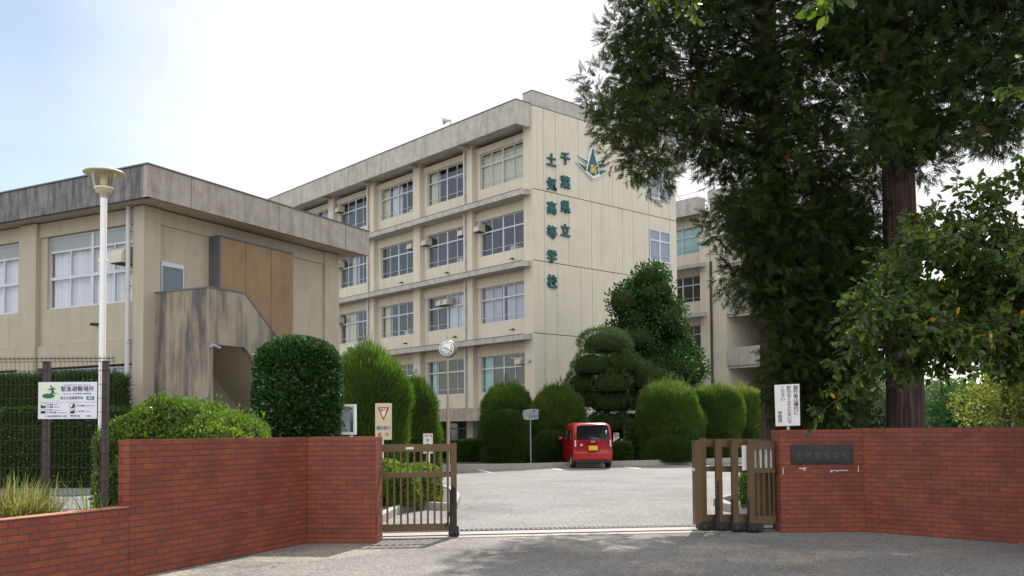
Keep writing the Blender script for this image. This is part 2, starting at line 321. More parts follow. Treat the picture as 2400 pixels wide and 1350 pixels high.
def scatter(tmpl, P, B, sx, sy, sz=None):
    V, Fc = tmpl; sz = sx if sz is None else sz
    S = np.stack([sx, sy, sz], 1)[:, None, :]*V[None]                  # n,k,3
    W_ = np.einsum('nij,nkj->nki', B, S)+P[:, None, :]
    k = len(V); Fi = (Fc[None]+(np.arange(len(P))*k)[:, None, None]).reshape(-1, Fc.shape[1])
    return W_.reshape(-1, 3), Fi
def lump(D, seed, amp, freq=3.):
    g = np.random.default_rng(seed); o = np.zeros(len(D))
    for i in range(7):
        k = unit(g.normal(size=3))*freq*(1+i*.45); o += np.sin(D@k+g.uniform(0, 6.3))/(1+i*.4)
    return amp*o/2.2
def profile(rb=.85, zs=.66, p=2.3):
    z = np.concatenate([np.linspace(0, zs, 16), zs+(1-zs)*np.sin(np.linspace(0, math.pi/2, 26)[1:])])
    r = np.where(z <= zs, rb+(1-rb)*np.sin(np.clip(z/zs, 0, 1)*math.pi/2), np.maximum(1-(np.clip(z-zs, 0, None)/(1-zs))**p, 0)**(1/p))
    return r, z
def dome_points(n, R_, H, seed=0, amp=.05, rb=.85, zs=.66, p=2.3, freq=2.4):
    """points and outward normals over a clipped shrub"""
    g = np.random.default_rng(seed); r, z = profile(rb, zs, p); a = (R_[0]+R_[1])/2
    ds = np.hypot(np.diff(r)*a, np.diff(z)*H); w = ds*(r[1:]+r[:-1]+.02); w = np.cumsum(w)/w.sum()
    q = g.uniform(0, 1, n); i = np.searchsorted(w, q); i = np.minimum(i, len(ds)-1); f = g.uniform(0, 1, n)
    rr = r[i]+(r[i+1]-r[i])*f; zz = z[i]+(z[i+1]-z[i])*f; th = g.uniform(0, 2*math.pi, n)
    nr_ = (z[i+1]-z[i])*H; nz_ = -(r[i+1]-r[i])*a; c, s_ = np.cos(th), np.sin(th)
    Nn = unit(np.stack([c*nr_/R_[0]*a, s_*nr_/R_[1]*a, nz_], 1))
    D = np.stack([c*rr, s_*rr, zz*H/a], 1); k = 1+lump(D, seed, amp, freq)
    return np.stack([c*rr*R_[0]*k, s_*rr*R_[1]*k, zz*H*(1+.4*(k-1))], 1), Nn
def core_dome(R_, H, seed, amp, rb, zs, p, freq, sc=.93, n=28):
    r, z = profile(rb, zs, p); a = (R_[0]+R_[1])/2; V = []; Fc = []
    th = np.arange(n)*2*math.pi/n
    for ri, zi in zip(r, z):
        c, s_ = np.cos(th), np.sin(th); D = np.stack([c*ri, s_*ri, np.full(n, zi*H/a)], 1); k = 1+lump(D, seed, amp, freq)
        V.append(np.stack([c*ri*R_[0]*k*sc, s_*ri*R_[1]*k*sc, zi*H*(1+.4*(k-1))*(.5+.5*sc)], 1))
    for i in range(len(r)-1): Fc += [(i*n+k, i*n+(k+1) % n, (i+1)*n+(k+1) % n, (i+1)*n+k) for k in range(n)]
    return np.concatenate(V), np.array(Fc)
def join(A, B):
    (V1, F1, t1, m1), (V2, F2, t2, m2) = A, B
    return np.concatenate([V1, V2]), np.concatenate([F1, F2+len(V1)]), np.concatenate([t1, t2]), np.concatenate([m1, m2])
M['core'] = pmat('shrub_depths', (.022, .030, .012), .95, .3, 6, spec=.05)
M['conifer'] = leaf_mat('juniper_sprays', (.034, .080, .014), (.15, .25, .038), .3, patch=(.055, .062, .018))
M['conifer_dark'] = leaf_mat('dark_juniper', (.022, .055, .012), (.075, .14, .022), .22, patch=(.04, .048, .014))
M['variegated'] = leaf_mat('yellowing_tips', (.08, .13, .028), (.27, .26, .09), .3)
M['camellia'] = leaf_mat('camellia_leaves', (.016, .050, .014), (.055, .125, .032), .12, .24, .75)
M['azalea'] = leaf_mat('azalea_leaves', (.04, .095, .012), (.24, .32, .04), .35, .42, .45)
M['hedge'] = leaf_mat('hedge_leaves', (.03, .07, .012), (.10, .16, .03), .3, .4, .4)
M['maki'] = leaf_mat('podocarpus', (.026, .060, .020), (.11, .18, .05), .15, .5)
M['broad'] = leaf_mat('evergreen_oak', (.014, .048, .014), (.055, .125, .028), .2, .55, .2)
M['cedar'] = leaf_mat('cedar_sprays', (.005, .015, .004), (.062, .088, .015), .20, .6, .2, extra=(.09, .045, .02))
M['cherry'] = leaf_mat('cherry_leaves', (.016, .044, .008), (.115, .165, .022), .38, .42, .4, extra=(.50, .26, .02))
M['grass'] = leaf_mat('dry_grass', (.10, .12, .035), (.42, .37, .20), .35)
M['weed'] = leaf_mat('weeds', (.05, .11, .015), (.16, .26, .04), .35)
M['mixed'] = leaf_mat('mixed_shrub', (.06, .13, .015), (.22, .30, .05), .35, .45, .4, extra=(.5, .42, .16))
M['fargreen'] = leaf_mat('far_trees', (.045, .085, .045), (.12, .17, .08), .25)  # paler, greyer leaf colour stands in for distance haze
M['faryellow'] = leaf_mat('yellow_tree', (.06, .09, .02), (.24, .24, .055), .4)
def clump_set(centers, radii, n_per, tmpl, size, updir=(0, 0, 0), outw=1., flat_=.8, seed=0, surf=.75, jit=.5):
    """leaves or sprigs filling several rounded clumps"""
    g = np.random.default_rng(seed); P = []; Dd = []
    for c, r in zip(centers, radii):
        n = max(3, int(n_per*(r**2))); d = unit(g.normal(size=(n, 3))); rr = r*(surf+(1-surf)*g.uniform(0, 1, n)**.5*1.0)*g.uniform(.75, 1.1, n)
        P.append(np.array(c)+d*rr[:, None]*np.array([1, 1, flat_])); Dd.append(d*outw)
    P = np.concatenate(P); Dd = np.concatenate(Dd)+np.array(updir)+g.normal(size=(len(P), 3))*jit
    s = size*g.uniform(.7, 1.3, len(P))
    V, Fc = scatter(tmpl, P, basis(Dd), s*tmpl_w[id(tmpl)] if id(tmpl) in tmpl_w else s, s)
    t = np.clip(g.uniform(0, 1, len(P))*.8+lump(P, seed+5, .2, 1.1)+.1, 0, .93); t = np.repeat(np.where(g.uniform(0, 1, len(P)) < .006, 1., t), len(tmpl[0]))
    if len(tmpl[0]) > 6: t = np.where(t < .93, np.clip(t*.75+np.tile((np.arange(len(tmpl[0])) % 4 > 1)*.24, len(P)), 0, .93), t)
    return V, Fc, t, np.zeros(len(Fc))
tmpl_w = {}
def shrub(name, label, cat, base, R_, H, leafmat, seed, n=9000, tmpl=None, size=.16, width=.05, up=1.2, amp=.05, rb=.85, zs=.66, p=2.3, freq=2.4, group=None, rot=0., topmat=None, topz=.88, jit=.35, core=.93, part='foliage', trunk=None, shag=0.):
    """a clipped shrub: leafy shell of thousands of leaves round a dark core"""
    tmpl = tmpl or BLADE; g = np.random.default_rng(seed)
    P, Nn = dome_points(n, R_, H, seed, amp, rb, zs, p, freq)
    P = P-Nn*g.uniform(0, 1, (n, 1))*size*.7+np.array([0, 0, shag])*np.clip(Nn[:, 2:], 0, 1)*(g.uniform(0, 1, (n, 1))**4)*np.clip(.5+lump(P, seed+9, 1.2, 9.)[:, None], 0, 1.4)
    D = Nn*.8+np.array([0, 0, up])+g.normal(size=(n, 3))*jit
    s = size*g.uniform(.6, 1.35, n); V, Fc = scatter(tmpl, P, basis(D), s*width/size if tmpl is BLADE else s*width, s)
    t = np.repeat(np.clip(g.uniform(0, .6, n)+lump(P, seed+3, .30, 1.9)+.12, 0, .93), len(tmpl[0]))
    mi = np.zeros(len(Fc))
    if topmat is not None:
        k = (P[:, 2] > H*(topz+.04*np.sin(P[:, 0]*5+seed))) & (g.uniform(0, 1, n) < .8); mi = np.where(np.repeat(k, len(tmpl[1])), 2, 0)
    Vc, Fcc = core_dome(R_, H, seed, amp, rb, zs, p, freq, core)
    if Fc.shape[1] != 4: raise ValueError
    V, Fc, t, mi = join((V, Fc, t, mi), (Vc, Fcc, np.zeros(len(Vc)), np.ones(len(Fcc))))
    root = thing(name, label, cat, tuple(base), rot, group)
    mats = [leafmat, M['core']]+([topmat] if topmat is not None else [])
    if trunk:
        V[:, 2] += trunk; mb = MB(); 
        for k in range(3):
            a = k*2.1+seed; mb.tube([(.06*math.cos(a), .06*math.sin(a), -.05), (.10*math.cos(a), .10*math.sin(a), trunk*.6), (.3*math.cos(a), .3*math.sin(a), trunk+.25)], [.07, .06, .04], 7)
        mb.build('trunk', M['twig'], root)
    nmesh(part, V, Fc, mats, t, root, mi)
    return root
# ------------------------------------------------------------------ ground
def GZ(y): return min(max((y-15.3)*.0123, 0.), .27)
def strip(name, pts, mat, z=0., kind='structure', lab=None):
    mb = MB(); mb.add([(x, y, z) for x, y in pts], [tuple(range(len(pts)))]); return tag(mb.build(name, mat), kind=kind)
gm = MB(); ys = [-30, 14.08, 15.3, 25, 37.2, 60, 120, 900]; xs = [-900, -60, -20, 0, 20, 60, 900]
def front_line(x): return 14.07+(x+2.06)*.131
vs = []
for j, y in enumerate(ys[2:]):
    for x in xs: vs.append((x, y, GZ(y)))
nx = len(xs); fs = [(j*nx+i, j*nx+i+1, (j+1)*nx+i+1, (j+1)*nx+i) for j in range(len(ys)-3) for i in range(nx-1)]
gm.add(vs, fs); tag(gm.build('parking_lot', M['lot']), kind='structure')
gm = MB(); gm.add([(-900, -300, -.004), (900, -300, -.004), (900, 15.3, -.004), (-900, 15.3, -.004)], [(0, 1, 2, 3)]); tag(gm.build('road', M['road']), kind='structure')
# gate track: concrete strip, groove, drain grating, in the gate's own direction
TRK = thing('gate_track', 'pale concrete gate track with dark steel groove across the school entrance', 'gate track', (-2.06, 14.07, 0), math.atan(.131))
MB().box(-1.2, 6.6, -.02, .24, .001, .006).build('concrete_strip', M['track'], TRK)
MB().box(-1.2, 6.6, .275, .80, .001, .007).build('concrete_strip', M['track'], TRK)
MB().box(-1.2, 6.6, .24, .275, .001, .003).box(-1.2, 6.6, .25, .262, .003, .02).build('rail', M['black'], TRK)
DR = thing('drain_grating', 'long steel drain grating set in the ground behind the gate track', 'drain', (-2.06, 14.07, 0), math.atan(.131))
MB().box(-1.2, 6.6, .80, 1.10, .002, .004).build('channel', M['black'], DR)
gb = MB()
for i in range(96): gb.box(-1.2+i*.081, -1.2+i*.081+.030, .82, 1.08, .006, .016)
for y in (.82, .945, 1.06): gb.box(-1.2, 6.6, y, y+.02, .008, .020)
gb.build('bars', flat('galvanised', (.16, .16, .165), .5, .3), DR)
def lotpt(x, y, z=.25):
    p = gr(x, y, z)
    for _ in range(4): p = gr(x, y, GZ(p[1]))
    return p
for i, (x0, y0, x1, y1) in enumerate([(1122, 1101.5, 1150, 1107.5), (1293, 1098.5, 1333, 1102.5), (1462, 1094.5, 1500, 1098.5), (1610, 1087.5, 1660, 1092.5)]):
    a = lotpt(x0, y0); b = lotpt(x1, y1); d = unit(b-a); q = np.array([-d[1], d[0], 0])*.07
    mb = MB(); mb.add([tuple(p+np.array([0, 0, .005])) for p in (a-q, a+q, b+q, b-q)], [(0, 1, 2, 3)])
    tag(mb.build('parking_line', M['paintline']), kind='structure')
# ------------------------------------------------------------------ windows
def window(parent, x0, x1, z0, z1, y, cols=4, transom=.66, cur=None, side=False, panel=0., safety=True, frame='alu', openpane=False, seed=0, thick=1., glass='glass', cframes=None):
    """aluminium window in the wall plane y (looks to -y); with curtains (list of (u0,u1,kind)) behind; side=True: looks to +x"""
    g = random.Random(seed); w = x1-x0; f = MB(); t = .045*thick
    def B(a, b, c, d, y0, y1, mb=f, mi=0):
        mb.box(a, b, y+y0, y+y1, c, d, mi)
    B(x0, x1, z0, z0+t, -.03, .05); B(x0, x1, z1-t, z1, -.03, .05); B(x0, x0+t, z0+t, z1-t, -.03, .05); B(x1-t, x1, z0+t, z1-t, -.03, .05)
    B(x0-.03, x1+.03, z0-.045, z0-.002, -.07, .02)
    zt = z0+(z1-z0)*transom
    B(x0+t, x1-t, zt-.04*thick, zt+.04*thick, -.035, .045)
    zp = z1-panel
    if panel: B(x0+t, x1-t, zp-.03, zp+.03, -.032, .044)
    for k in range(1, cols):
        xm = x0+w*k/cols; tt = (.05 if k*2 == cols else .022)*thick
        for a, b in ((z0+t, zt-.04*thick), (zt+.04*thick, zp-(t if not panel else .03))): B(xm-tt, xm+tt, a, b, -.028, .04)
        if panel and k*2 == cols: B(xm-tt, xm+tt, zp+.03, z1-t, -.028, .04)
    if safety: B(x0+t, x1-t, z0+.30, z0+.325, -.045, -.03)
    fr = f.build('window', M[frame], parent)
    gm_ = MB(); gz = zp if panel else z1-.01; gm_.add([(x0+.01, y+.01, z0+.01), (x1-.01, y+.01, z0+.01), (x1-.01, y+.01, gz), (x0+.01, y+.01, gz)], [(0, 1, 2, 3)])
    gm_.build('pane', M[glass], fr)
    if panel: MB().box(x0+t, x1-t, y, y+.02, zp+.03, z1-t).build('transom_panel', M['panel'], fr)
    for (a, b, kind) in (cur or []):
        V = []; Fc = []; n = max(8, int((b-a)*w/.045)); xa, xb = x0+a*w, x0+b*w; ph = g.uniform(0, 6)
        for i in range(n+1):
            xx = xa+(xb-xa)*i/n; dd = .045*math.sin(i*1.35+ph)+.02*math.sin(i*.43+ph)
            V += [(xx, y+.16+dd, z0+.03), (xx, y+.16+dd, z1-.06)]
        for i in range(n): Fc.append((2*i, 2*i+2, 2*i+3, 2*i+1))
        m = MB(); m.add(V, Fc, 0, True); m.build('curtain', CUR[kind], fr)
    if side:
        for o in [fr]: o.rotation_euler = (0, 0, R(90))
    return fr
def hood(parent, x, y, z, w=.42, h=.36, d=.42):
    m = MB(); pts = [(0, 0), (0, h)]+[(-d*math.sin(a)*.98, h*.42+h*.58*math.cos(a)) for a in [i/6*math.pi/2 for i in range(1, 7)]]+[(-d, 0)]
    m.prism([(y+p, z+q) for p, q in pts], x-w/2, x+w/2, 'x'); m.box(x-w/2+.02, x+w/2-.02, y-d+.03, y-.01, z-.02, z-.003, 1)
    return m.build('vent_hood', [M['hood'], M['joint']], parent)
def downpipe(parent, x, y, z0, z1, r=.06, n=4, name='downpipe', mat='pipe'):
    m = MB(); m.tube([(x, y, z0), (x, y, z1)], r, 10)
    for i in range(n):
        z = z0+(z1-z0)*(i+.5)/n; m.lathe([(r*1.25, z-.03), (r*1.25, z+.03)], (x, y, 0), 10, 0); m.box(x-.02, x+.16, y-.015, y+.015, z+.03, z+.05, 1)
    return m.build(name, [M[mat], M['joint']], parent)
# ------------------------------------------------------------------ school building
TH = R(48.3)
SB = thing('school_building', 'four storey cream concrete school block with dark green vertical lettering on its end wall', 'building', (1.14, 47.157, .0), -TH)
PIT, NB = 4.87, 7
LED = [6.6, 10.33, 14.0]; ROOF = 18.44; LX = -(5.57+PIT*(NB-1))
wl = MB()
# end wall block and back shell; rooms are real recesses behind the glass
wl.box(-.72, -.03, 0, 11.6, 0, 18.28)
for k in range(NB):
    a = -(4.9+PIT*k); wl.box(a-.67, a, 0, .9, 2.6, 17.5)
zf = [2.6, 6.2, 9.93, 13.6]
tops = [6.2, 9.93, 13.6, 17.18]
WZ = [(3.72, 5.68), (7.47, 9.43), (11.17, 13.13), (14.87, 16.83)]
bays = [(-(4.9+PIT*k), -(.72 if k == 0 else 5.57+PIT*(k-1))) for k in range(NB)]
for fl in range(4):
    for (a, b) in bays:
        wl.box(a, b, .35, .6, zf[fl], WZ[fl][0]-.003)          # spandrel
        wl.box(a, b, .28, .6, WZ[fl][1]+.003, tops[fl])         # lintel
        wl.box(a, a+.28, .35, .6, WZ[fl][0]-.003, WZ[fl][1]+.003); wl.box(b-.28, b, .35, .6, WZ[fl][0]-.003, WZ[fl][1]+.003)
WALL = wl.build('wall', M['cream'], SB)
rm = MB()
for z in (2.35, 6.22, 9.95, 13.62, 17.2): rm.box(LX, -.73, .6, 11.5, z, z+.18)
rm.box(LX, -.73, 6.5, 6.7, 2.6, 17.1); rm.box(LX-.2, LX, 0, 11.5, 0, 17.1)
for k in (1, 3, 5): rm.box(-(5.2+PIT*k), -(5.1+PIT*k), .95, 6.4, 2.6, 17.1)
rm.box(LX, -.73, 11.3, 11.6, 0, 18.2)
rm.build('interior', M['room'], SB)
# roof fascia
rf = MB(); rf.box(LX-.5, -.14, -1.0, -.82, 17.18, 18.40); rf.box(-.30, -.14, -.82, -.001, 17.18, 18.40)
rf.box(LX-.5, -.32, -.82, 11.6, 17.42, 17.6); rf.box(LX-.5, -.03, 11.6, 12.6, 17.1, 18.4)
for k in range(NB): rf.box(-(5.4+PIT*k), -(5.05+PIT*k), -.81, -.002, 17.2, 17.42)
FAS = rf.build('roof', M['fascia'], SB)
MB().box(LX-.52, -.12, -1.03, -.80, 18.402, 18.45).box(-.32, -.12, -.80, 0, 18.402, 18.45).box(-.74, .01, -.02, 11.62, 19.05, 19.10).build('roof_cap', M['cap'], SB)
MB().box(-.72, 0, -.001, 11.6, 18.33, 19.045).build('parapet', M['fascia'], SB)
for z in LED:
    m = MB(); m.prism([(-.65, z-.36), (-.65, z-.10), (-.02, z+.0), (.34, z+.0), (.34, z-.30), (-.02, z-.30)], LX-.4, -.16, 'x')
    m.box(LX-.4, -.16, -.655, -.60, z-.098, z-.06, 1); o = m.build('ledge', [M['fascia'], M['cap']], SB)
# panelled end wall: separate panels with real dark gaps between them
JZ = [0., 2.9, 6.61, 10.33, 14.0, 18.31]
GV = [[.76, 2.55, 4.3, 6.05, 7.7, 9.6], [.76, 1.7, 3.45, 4.33, 6.05, 7.7, 9.6], [.76, 1.7, 3.45, 4.33, 6.05, 7.7, 9.0], [.8, 2.55, 4.3, 5.1, 6.79, 7.7, 9.09, 10.97], [.76, 1.63, 3.35, 4.24, 6.02, 7.66, 9.09, 10.97]]
pn = MB(); HO = {3: (9.09, 10.97, 11.38, 13.21), 4: (9.09, 10.97, 15.01, 16.88)}
for r_ in range(5):
    ed = [0.]+GV[r_]+[11.6]; z0, z1 = JZ[r_]+.02, JZ[r_+1]-.02
    for a, b in zip(ed[:-1], ed[1:]):
        a2, b2 = a+(.011 if a else 0), b-(.011 if b < 11.6 else 0)
        if r_ in HO and abs(a-HO[r_][0]) < .01:
            pn.box(-.029, 0, a2, b2, z0, HO[r_][2]); pn.box(-.029, 0, a2, b2, HO[r_][3], z1)
        else: pn.box(-.029, 0, a2, b2, z0, z1)
pn.build('end_wall_panel', M['cream'], SB)
MB().box(-.0295, -.012, .01, 11.59, .02, 18.3).build('joint_backing', M['joint'], SB)
def side_window(z0, z1, y0, y1, cur, k):
    # an end-wall window: built in its own frame facing -y, then turned to face +x
    f = window(SB, y0+.02, y1-.02, z0+.02, z1-.02, 0.0, 2, .66, None, safety=True, seed=k, frame='alu', thick=1.2)
    f.matrix_local = Matrix.Translation((.012, 0, 0)) @ Matrix.Rotation(R(90), 4, 'Z')
    m = MB(); V = []; Fc = []; n = 40
    for i in range(n+1):
        yy = y0+.1+(y1-y0-.2)*i/n; dd = .01*math.sin(i*1.3)
        V += [(yy, .006+dd*.3, z0+.08), (yy, .006+dd*.3, z1-.1)]
    m.add([(v[0], .017+v[1]*.1, v[2]) for v in V], [(2*i, 2*i+2, 2*i+3, 2*i+1) for i in range(n)]); m.build('curtain', CUR[cur], f)
CUR['grey'] = pmat('curtain_grey', (.27, .27, .34), .95, .12, 14, streak=.5, sc=(.17, .17, .22), ss=(7, 7, .02), thr=(.42, .62)); CUR['dusk'] = pmat('curtain_dusk', (.30, .29, .27), .95, .12, 14, streak=.5, sc=(.16, .16, .17), ss=(7, 7, .02), thr=(.42, .62))
side_window(11.38, 13.21, 9.09, 10.97, 'grey', 1); side_window(15.01, 16.88, 9.09, 10.97, 'dusk', 2)
# canopy over the ground floor and the dark entrance beneath it
MB().box(LX, -.2, -1.5, -1.28, 2.18, 2.86).box(LX, -.2, -1.28, .34, 2.62, 2.84).build('canopy', M['fascia2'], SB)
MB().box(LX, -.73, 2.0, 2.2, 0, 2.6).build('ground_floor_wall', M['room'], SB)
for k in range(NB): MB().box(-(5.5+PIT*k), -(4.95+PIT*k), .02, .6, 0, 2.6).build('column', M['cream'], SB)
for k in range(3):
    window(SB, -(4.6+PIT*k), -(1.2+PIT*k), .35, 2.3, 1.9, 4, .75, None, safety=False, frame='alu_dark')
# windows of the front: what hangs behind each one
C1 = [(0, .98, 'cream')]
CURT = {(3, 0): [(0, 1, 'cream')], (3, 1): [(0, .27, 'cream')], (3, 2): [(0, .2, 'cream'), (.25, .55, 'white')], (3, 3): [], (3, 4): [(.55, 1, 'lilac')],
        (2, 0): [], (2, 1): [], (2, 2): [], (2, 3): [(.3, .58, 'lilac')], (2, 4): [],
        (1, 0): [(0, .42, 'lilac'), (.52, 1, 'lilac')], (1, 1): [(.5, 1, 'white')], (1, 2): [(.02, .24, 'cream')], (1, 3): [(.1, .5, 'cream')], (1, 4): [],
        (0, 0): [(.02, .18, 'mint')], (0, 1): [(.02, .17, 'mint')], (0, 2): [], (0, 3): [], (0, 4): []}
for fl in range(4):
    for k in range(5):
        a, b = bays[k]
        window(SB, a+.28, b-.28, WZ[fl][0], WZ[fl][1], .46, 4, .66, CURT[(fl, k)], seed=fl*9+k)
for fl, k, u in [(3, 3, .06), (2, 0, .02), (2, 1, .03), (2, 1, .97), (2, 2, .97), (2, 3, .05), (1, 1, .42), (1, 1, .58), (1, 3, .05), (0, 0, .93)]:
    a, b = bays[k]; hood(SB, a+.28+(b-a-.56)*u, .45, WZ[fl][1]-.60, .46, .42, .5)
for k, zz in ((0, [(2.9, 6.25), (6.65, 9.95), (10.4, 13.65), (14.05, 17.2)]), (2, [(6.65, 9.95), (10.4, 13.65), (14.05, 17.2)])):
    for (z0, z1) in zz: downpipe(SB, -(4.9+PIT*k)-.56, -.10, z0, z1, .065, 3)
for k, z in ((0, 5.25), (2, 5.25)):
    x = -(.35+4.87*k) - (.1 if k else 0); m = MB(); m.tube([(x, -.01, z), (x, -.14, z)], .12, 12); m.tube([(x, -.12, z), (x-.15, -1.15, z+.05)], .025, 6); m.build('lamp_arm', M['alu'], SB)
for (fl, x) in ((0, -1.9), (1, -1.9), (0, -6.8), (1, -7.5), (0, -11.6), (1, -12.0)):
    z = LED[fl]+.36; m = MB(); m.tube([(x, .345, z), (x, .18, z)], .05, 8); m.tube([(x, .2, z), (x-.16, .14, z-.04)], .022, 6); m.build('tap_pipe', M['joint'], SB)
m = MB(); m.box(-17.3, -16.5, -.35, -.02, 6.66, 7.2); AC = m.build('air_conditioner', M['white'], SB, .01); m = MB(); m.lathe([(.001, -.355), (.20, -.355), (.20, -.351)], (-17.0, 0, 6.93), 16, axis='y'); m.build('fan_grille', M['joint'], AC)
for x in (-6.9, -7.7, -8.5): MB().box(x, x+.62, 1.6, 1.75, 16.55, 16.62).build('ceiling_light', M['white'], SB)
for x, z in ((-2.6, 11.2), (-7.2, 11.2), (-2.2, 7.5), (-7.8, 7.5), (-12.4, 7.5), (-11.9, 14.9)): MB().box(x, x+.5, .75, 1.1, z, z+.32).build('desk_box', M['hood'], SB)
# loudspeaker on the roof edge and roof railing
m = MB(); m.lathe([(.05, 0), (.09, .2), (.22, .42), (.22, .44), (.05, .2)], (0, 0, 0), 12); o = m.build('loudspeaker', M['pipe'], SB); o.location = (-5.6, -.9, 18.75); o.rotation_euler = (R(90), 0, R(-50))
MB().tube([(-5.6, -.9, 18.44), (-5.6, -.9, 18.75)], .03, 6).build('speaker_bracket', M['alu_dark'], SB)
# lettering on the end wall
def side_letter(ch, py, px, size=.70):
    P0 = np.array([1.14, 47.157, 0]); a = np.array([-math.cos(TH), math.sin(TH), 0]); b = np.array([math.sin(TH), math.cos(TH), 0])
    d = ray(px, py); t = ((P0-EY)@a)/(d@a); p = EY+t*d; yb = (p-P0)@b; z = p[2]
    m = MB(); text(m, ch, size, (.055, yb, z), (0, 1, 0), (0, 0, 1), (1, 0, 0), .05, .022)
    o = m.build('letter', M['green'], SB); o['label'] = 'dark green raised character ' + ch
for ch, py in zip('土気高等学校', (378, 434, 490, 547, 604, 662)): side_letter(ch, py, 1291+(py-378)*.006)
for ch, py in zip('千葉県立', (374, 430, 487, 543)): side_letter(ch, py, 1323.5)
# crest: tall star point with two wings
def plate(parent, name, pts, x0, x1, mat): return MB().prism(pts, x0, x1, 'x').build(name, mat, parent)
em = MB(); c = 4.37
em.prism([(c-.55, 15.52), (c, 15.22), (c+.55, 15.52), (c, 17.4)], .01, .10, 'x'); CREST = em.build('crest', M['silver'], SB)
W1 = [(c-1.25, 16.15), (c-.1, 15.18), (c+1.25, 16.15), (c+.3, 15.95), (c-.3, 15.95)]
plate(CREST, 'crest_wing', [(c-1.28, 15.92), (c, 15.12), (c+1.28, 15.92), (c+.25, 15.80), (c, 15.5), (c-.25, 15.80)], .012, .07, M['silver'])
plate(CREST, 'crest_wing', [(c-1.12, 16.32), (c-.1, 15.72), (c+.1, 15.72), (c+1.12, 16.32), (c+.22, 16.15), (c-.22, 16.15)], .014, .075, M['silver'])
plate(CREST, 'wing_fill', [(c-1.16, 15.91), (c, 15.18), (c+1.16, 15.91), (c+.22, 15.77), (c, 15.5), (c-.22, 15.77)], .071, .080, M['green'])
plate(CREST, 'wing_fill', [(c-.96, 16.24), (c-.1, 15.80), (c+.1, 15.80), (c+.96, 16.24), (c+.2, 16.09), (c-.2, 16.09)], .076, .085, M['green'])
plate(CREST, 'point_fill', [(c-.47, 15.60), (c, 15.38), (c+.47, 15.60), (c, 16.95)], .101, .108, M['green'])
m = MB(); text(m, '高', .54, (.125, c, 15.72), (0, 1, 0), (0, 0, 1), (1, 0, 0), .012, .006); m.build('crest_letter', M['gold'], CREST)
# ------------------------------------------------------------------ rear school block, seen through the gap
b = np.array([math.sin(TH), math.cos(TH), 0]); 
RB = thing('rear_school_block', 'second cream school block with open stairwell, partly hidden behind the cedars', 'building', (1.14+24*b[0], 47.157+24*b[1], 0), -TH)
# local x: positive towards the right and nearer
def fa(px): # local x on its front plane
    P0 = np.array([1.14, 47.157, 0])+24*b; d = ray(px, 600); t = ((P0-EY)@b)/(d@b); p = EY+t*d; a_ = np.array([math.cos(TH), -math.sin(TH), 0]); return (p-P0)@a_
x2l, x2p, x2r, x2s, x2e = fa(1594), fa(1640), fa(1662), fa(1697), fa(1700)+4.5
m = MB()
m.box(-22, x2r, .4, 9, 0, 2.9)
LE2 = [2.9, 6.6, 10.33, 14.0]
wins = [(x2l-4.2*i-(0 if i == 0 else 0), x2p-.1-4.87*i) for i in range(4)]
wz2 = [(z+.9, z+2.85) for z in LE2]
xa0 = x2p-.05-3.6
for i in range(5):
    xr = x2p-.02-4.87*i; xl = xr-3.75
    for (z0, z1), zl in zip(wz2, LE2):
        m.box(xl, xr, .3, .5, zl, z0-.003); m.box(xl, xr, .25, .5, z1+.003, zl+3.68)
    m.box(xl-1.12, xl, 0, .8, 0, 17.4)
m.box(x2p-.02, x2r-.02, 0, .8, 0, 17.4)
m.box(-22, x2r-.1, 8.9, 9.0, 0, 17.4)
m.box(x2r+.03, x2s, .12, 9, 0, 18.6); m.box(x2e, x2e+1.2, .12, 9, 0, 18.6); m.box(x2s, x2e, 8.6, 9, 0, 18.6)
for zl in (2.9, 6.6, 10.33, 14.0): m.box(x2s+.002, x2e-.002, .3, 8.6, zl-.2, zl); m.box(x2s+.002, x2e-.002, .3, .45, zl-.55, zl-.2)
m.build('wall', M['cream'], RB)
for zl in (2.9, 6.6, 10.33, 14.0): MB().box(x2s+.003, x2e-.003, .14, .28, zl-.35, zl+.95).build('stair_parapet', M['fascia'], RB)
m = MB()
for zl in (2.9, 6.6, 10.33):
    m.prism([(x2s+.3, zl), (x2s+3.0, zl+1.85), (x2s+3.0, zl+2.1), (x2s+.3, zl+.25)], 2.4, 4.2, 'y')
    m.box(x2s+3.0, x2e-.01, 1.2, 5.5, zl+1.85, zl+2.1)
m.build('stair_flight', M['fascia'], RB)
m = MB()
for z in (6.4, 10.1, 13.8, 17.4): m.box(-22, x2p-.1, .5, 8.8, z, z+.2)
m.box(-22, x2p-.1, 5, 5.1, 3, 17.3); m.build('interior', M['room'], RB)
m = MB(); m.box(-22, x2r-.3, -.9, -.7, 17.5, 18.75); m.box(x2r-.45, x2r-.3, -.7, 0, 17.5, 18.75); m.box(-22, x2r-.46, -.7, 9, 17.7, 17.9); m.box(x2r, x2e+1.3, -.1, 9.2, 18.61, 19.2); m.build('roof', M['fascia'], RB)
for zl in LE2[1:]: MB().prism([(-.7, zl-.38), (-.7, zl-.12), (0, zl), (.28, zl), (.28, zl-.3)], -22, x2r-.3, 'x').build('ledge', M['fascia'], RB)
for i in range(2):
    xr = x2p-.02-4.87*i; xl = xr-3.75
    for j, (z0, z1) in enumerate(wz2):
        window(RB, xl, xr, z0, z1, .42, 4, .66, [(0, 1, 'mint')] if j == 3 else ([(0, .3, 'white')] if j == 1 else None), seed=40+j+i*7)
downpipe(RB, x2r+.1, .05, 0, 14, .08, 4, mat='joint')
m = MB()
for k in range(24): m.tube([(x2r-.5-k*.9, -.5, 18.75), (x2r-.5-k*.9, -.5, 19.2)], .02, 4)
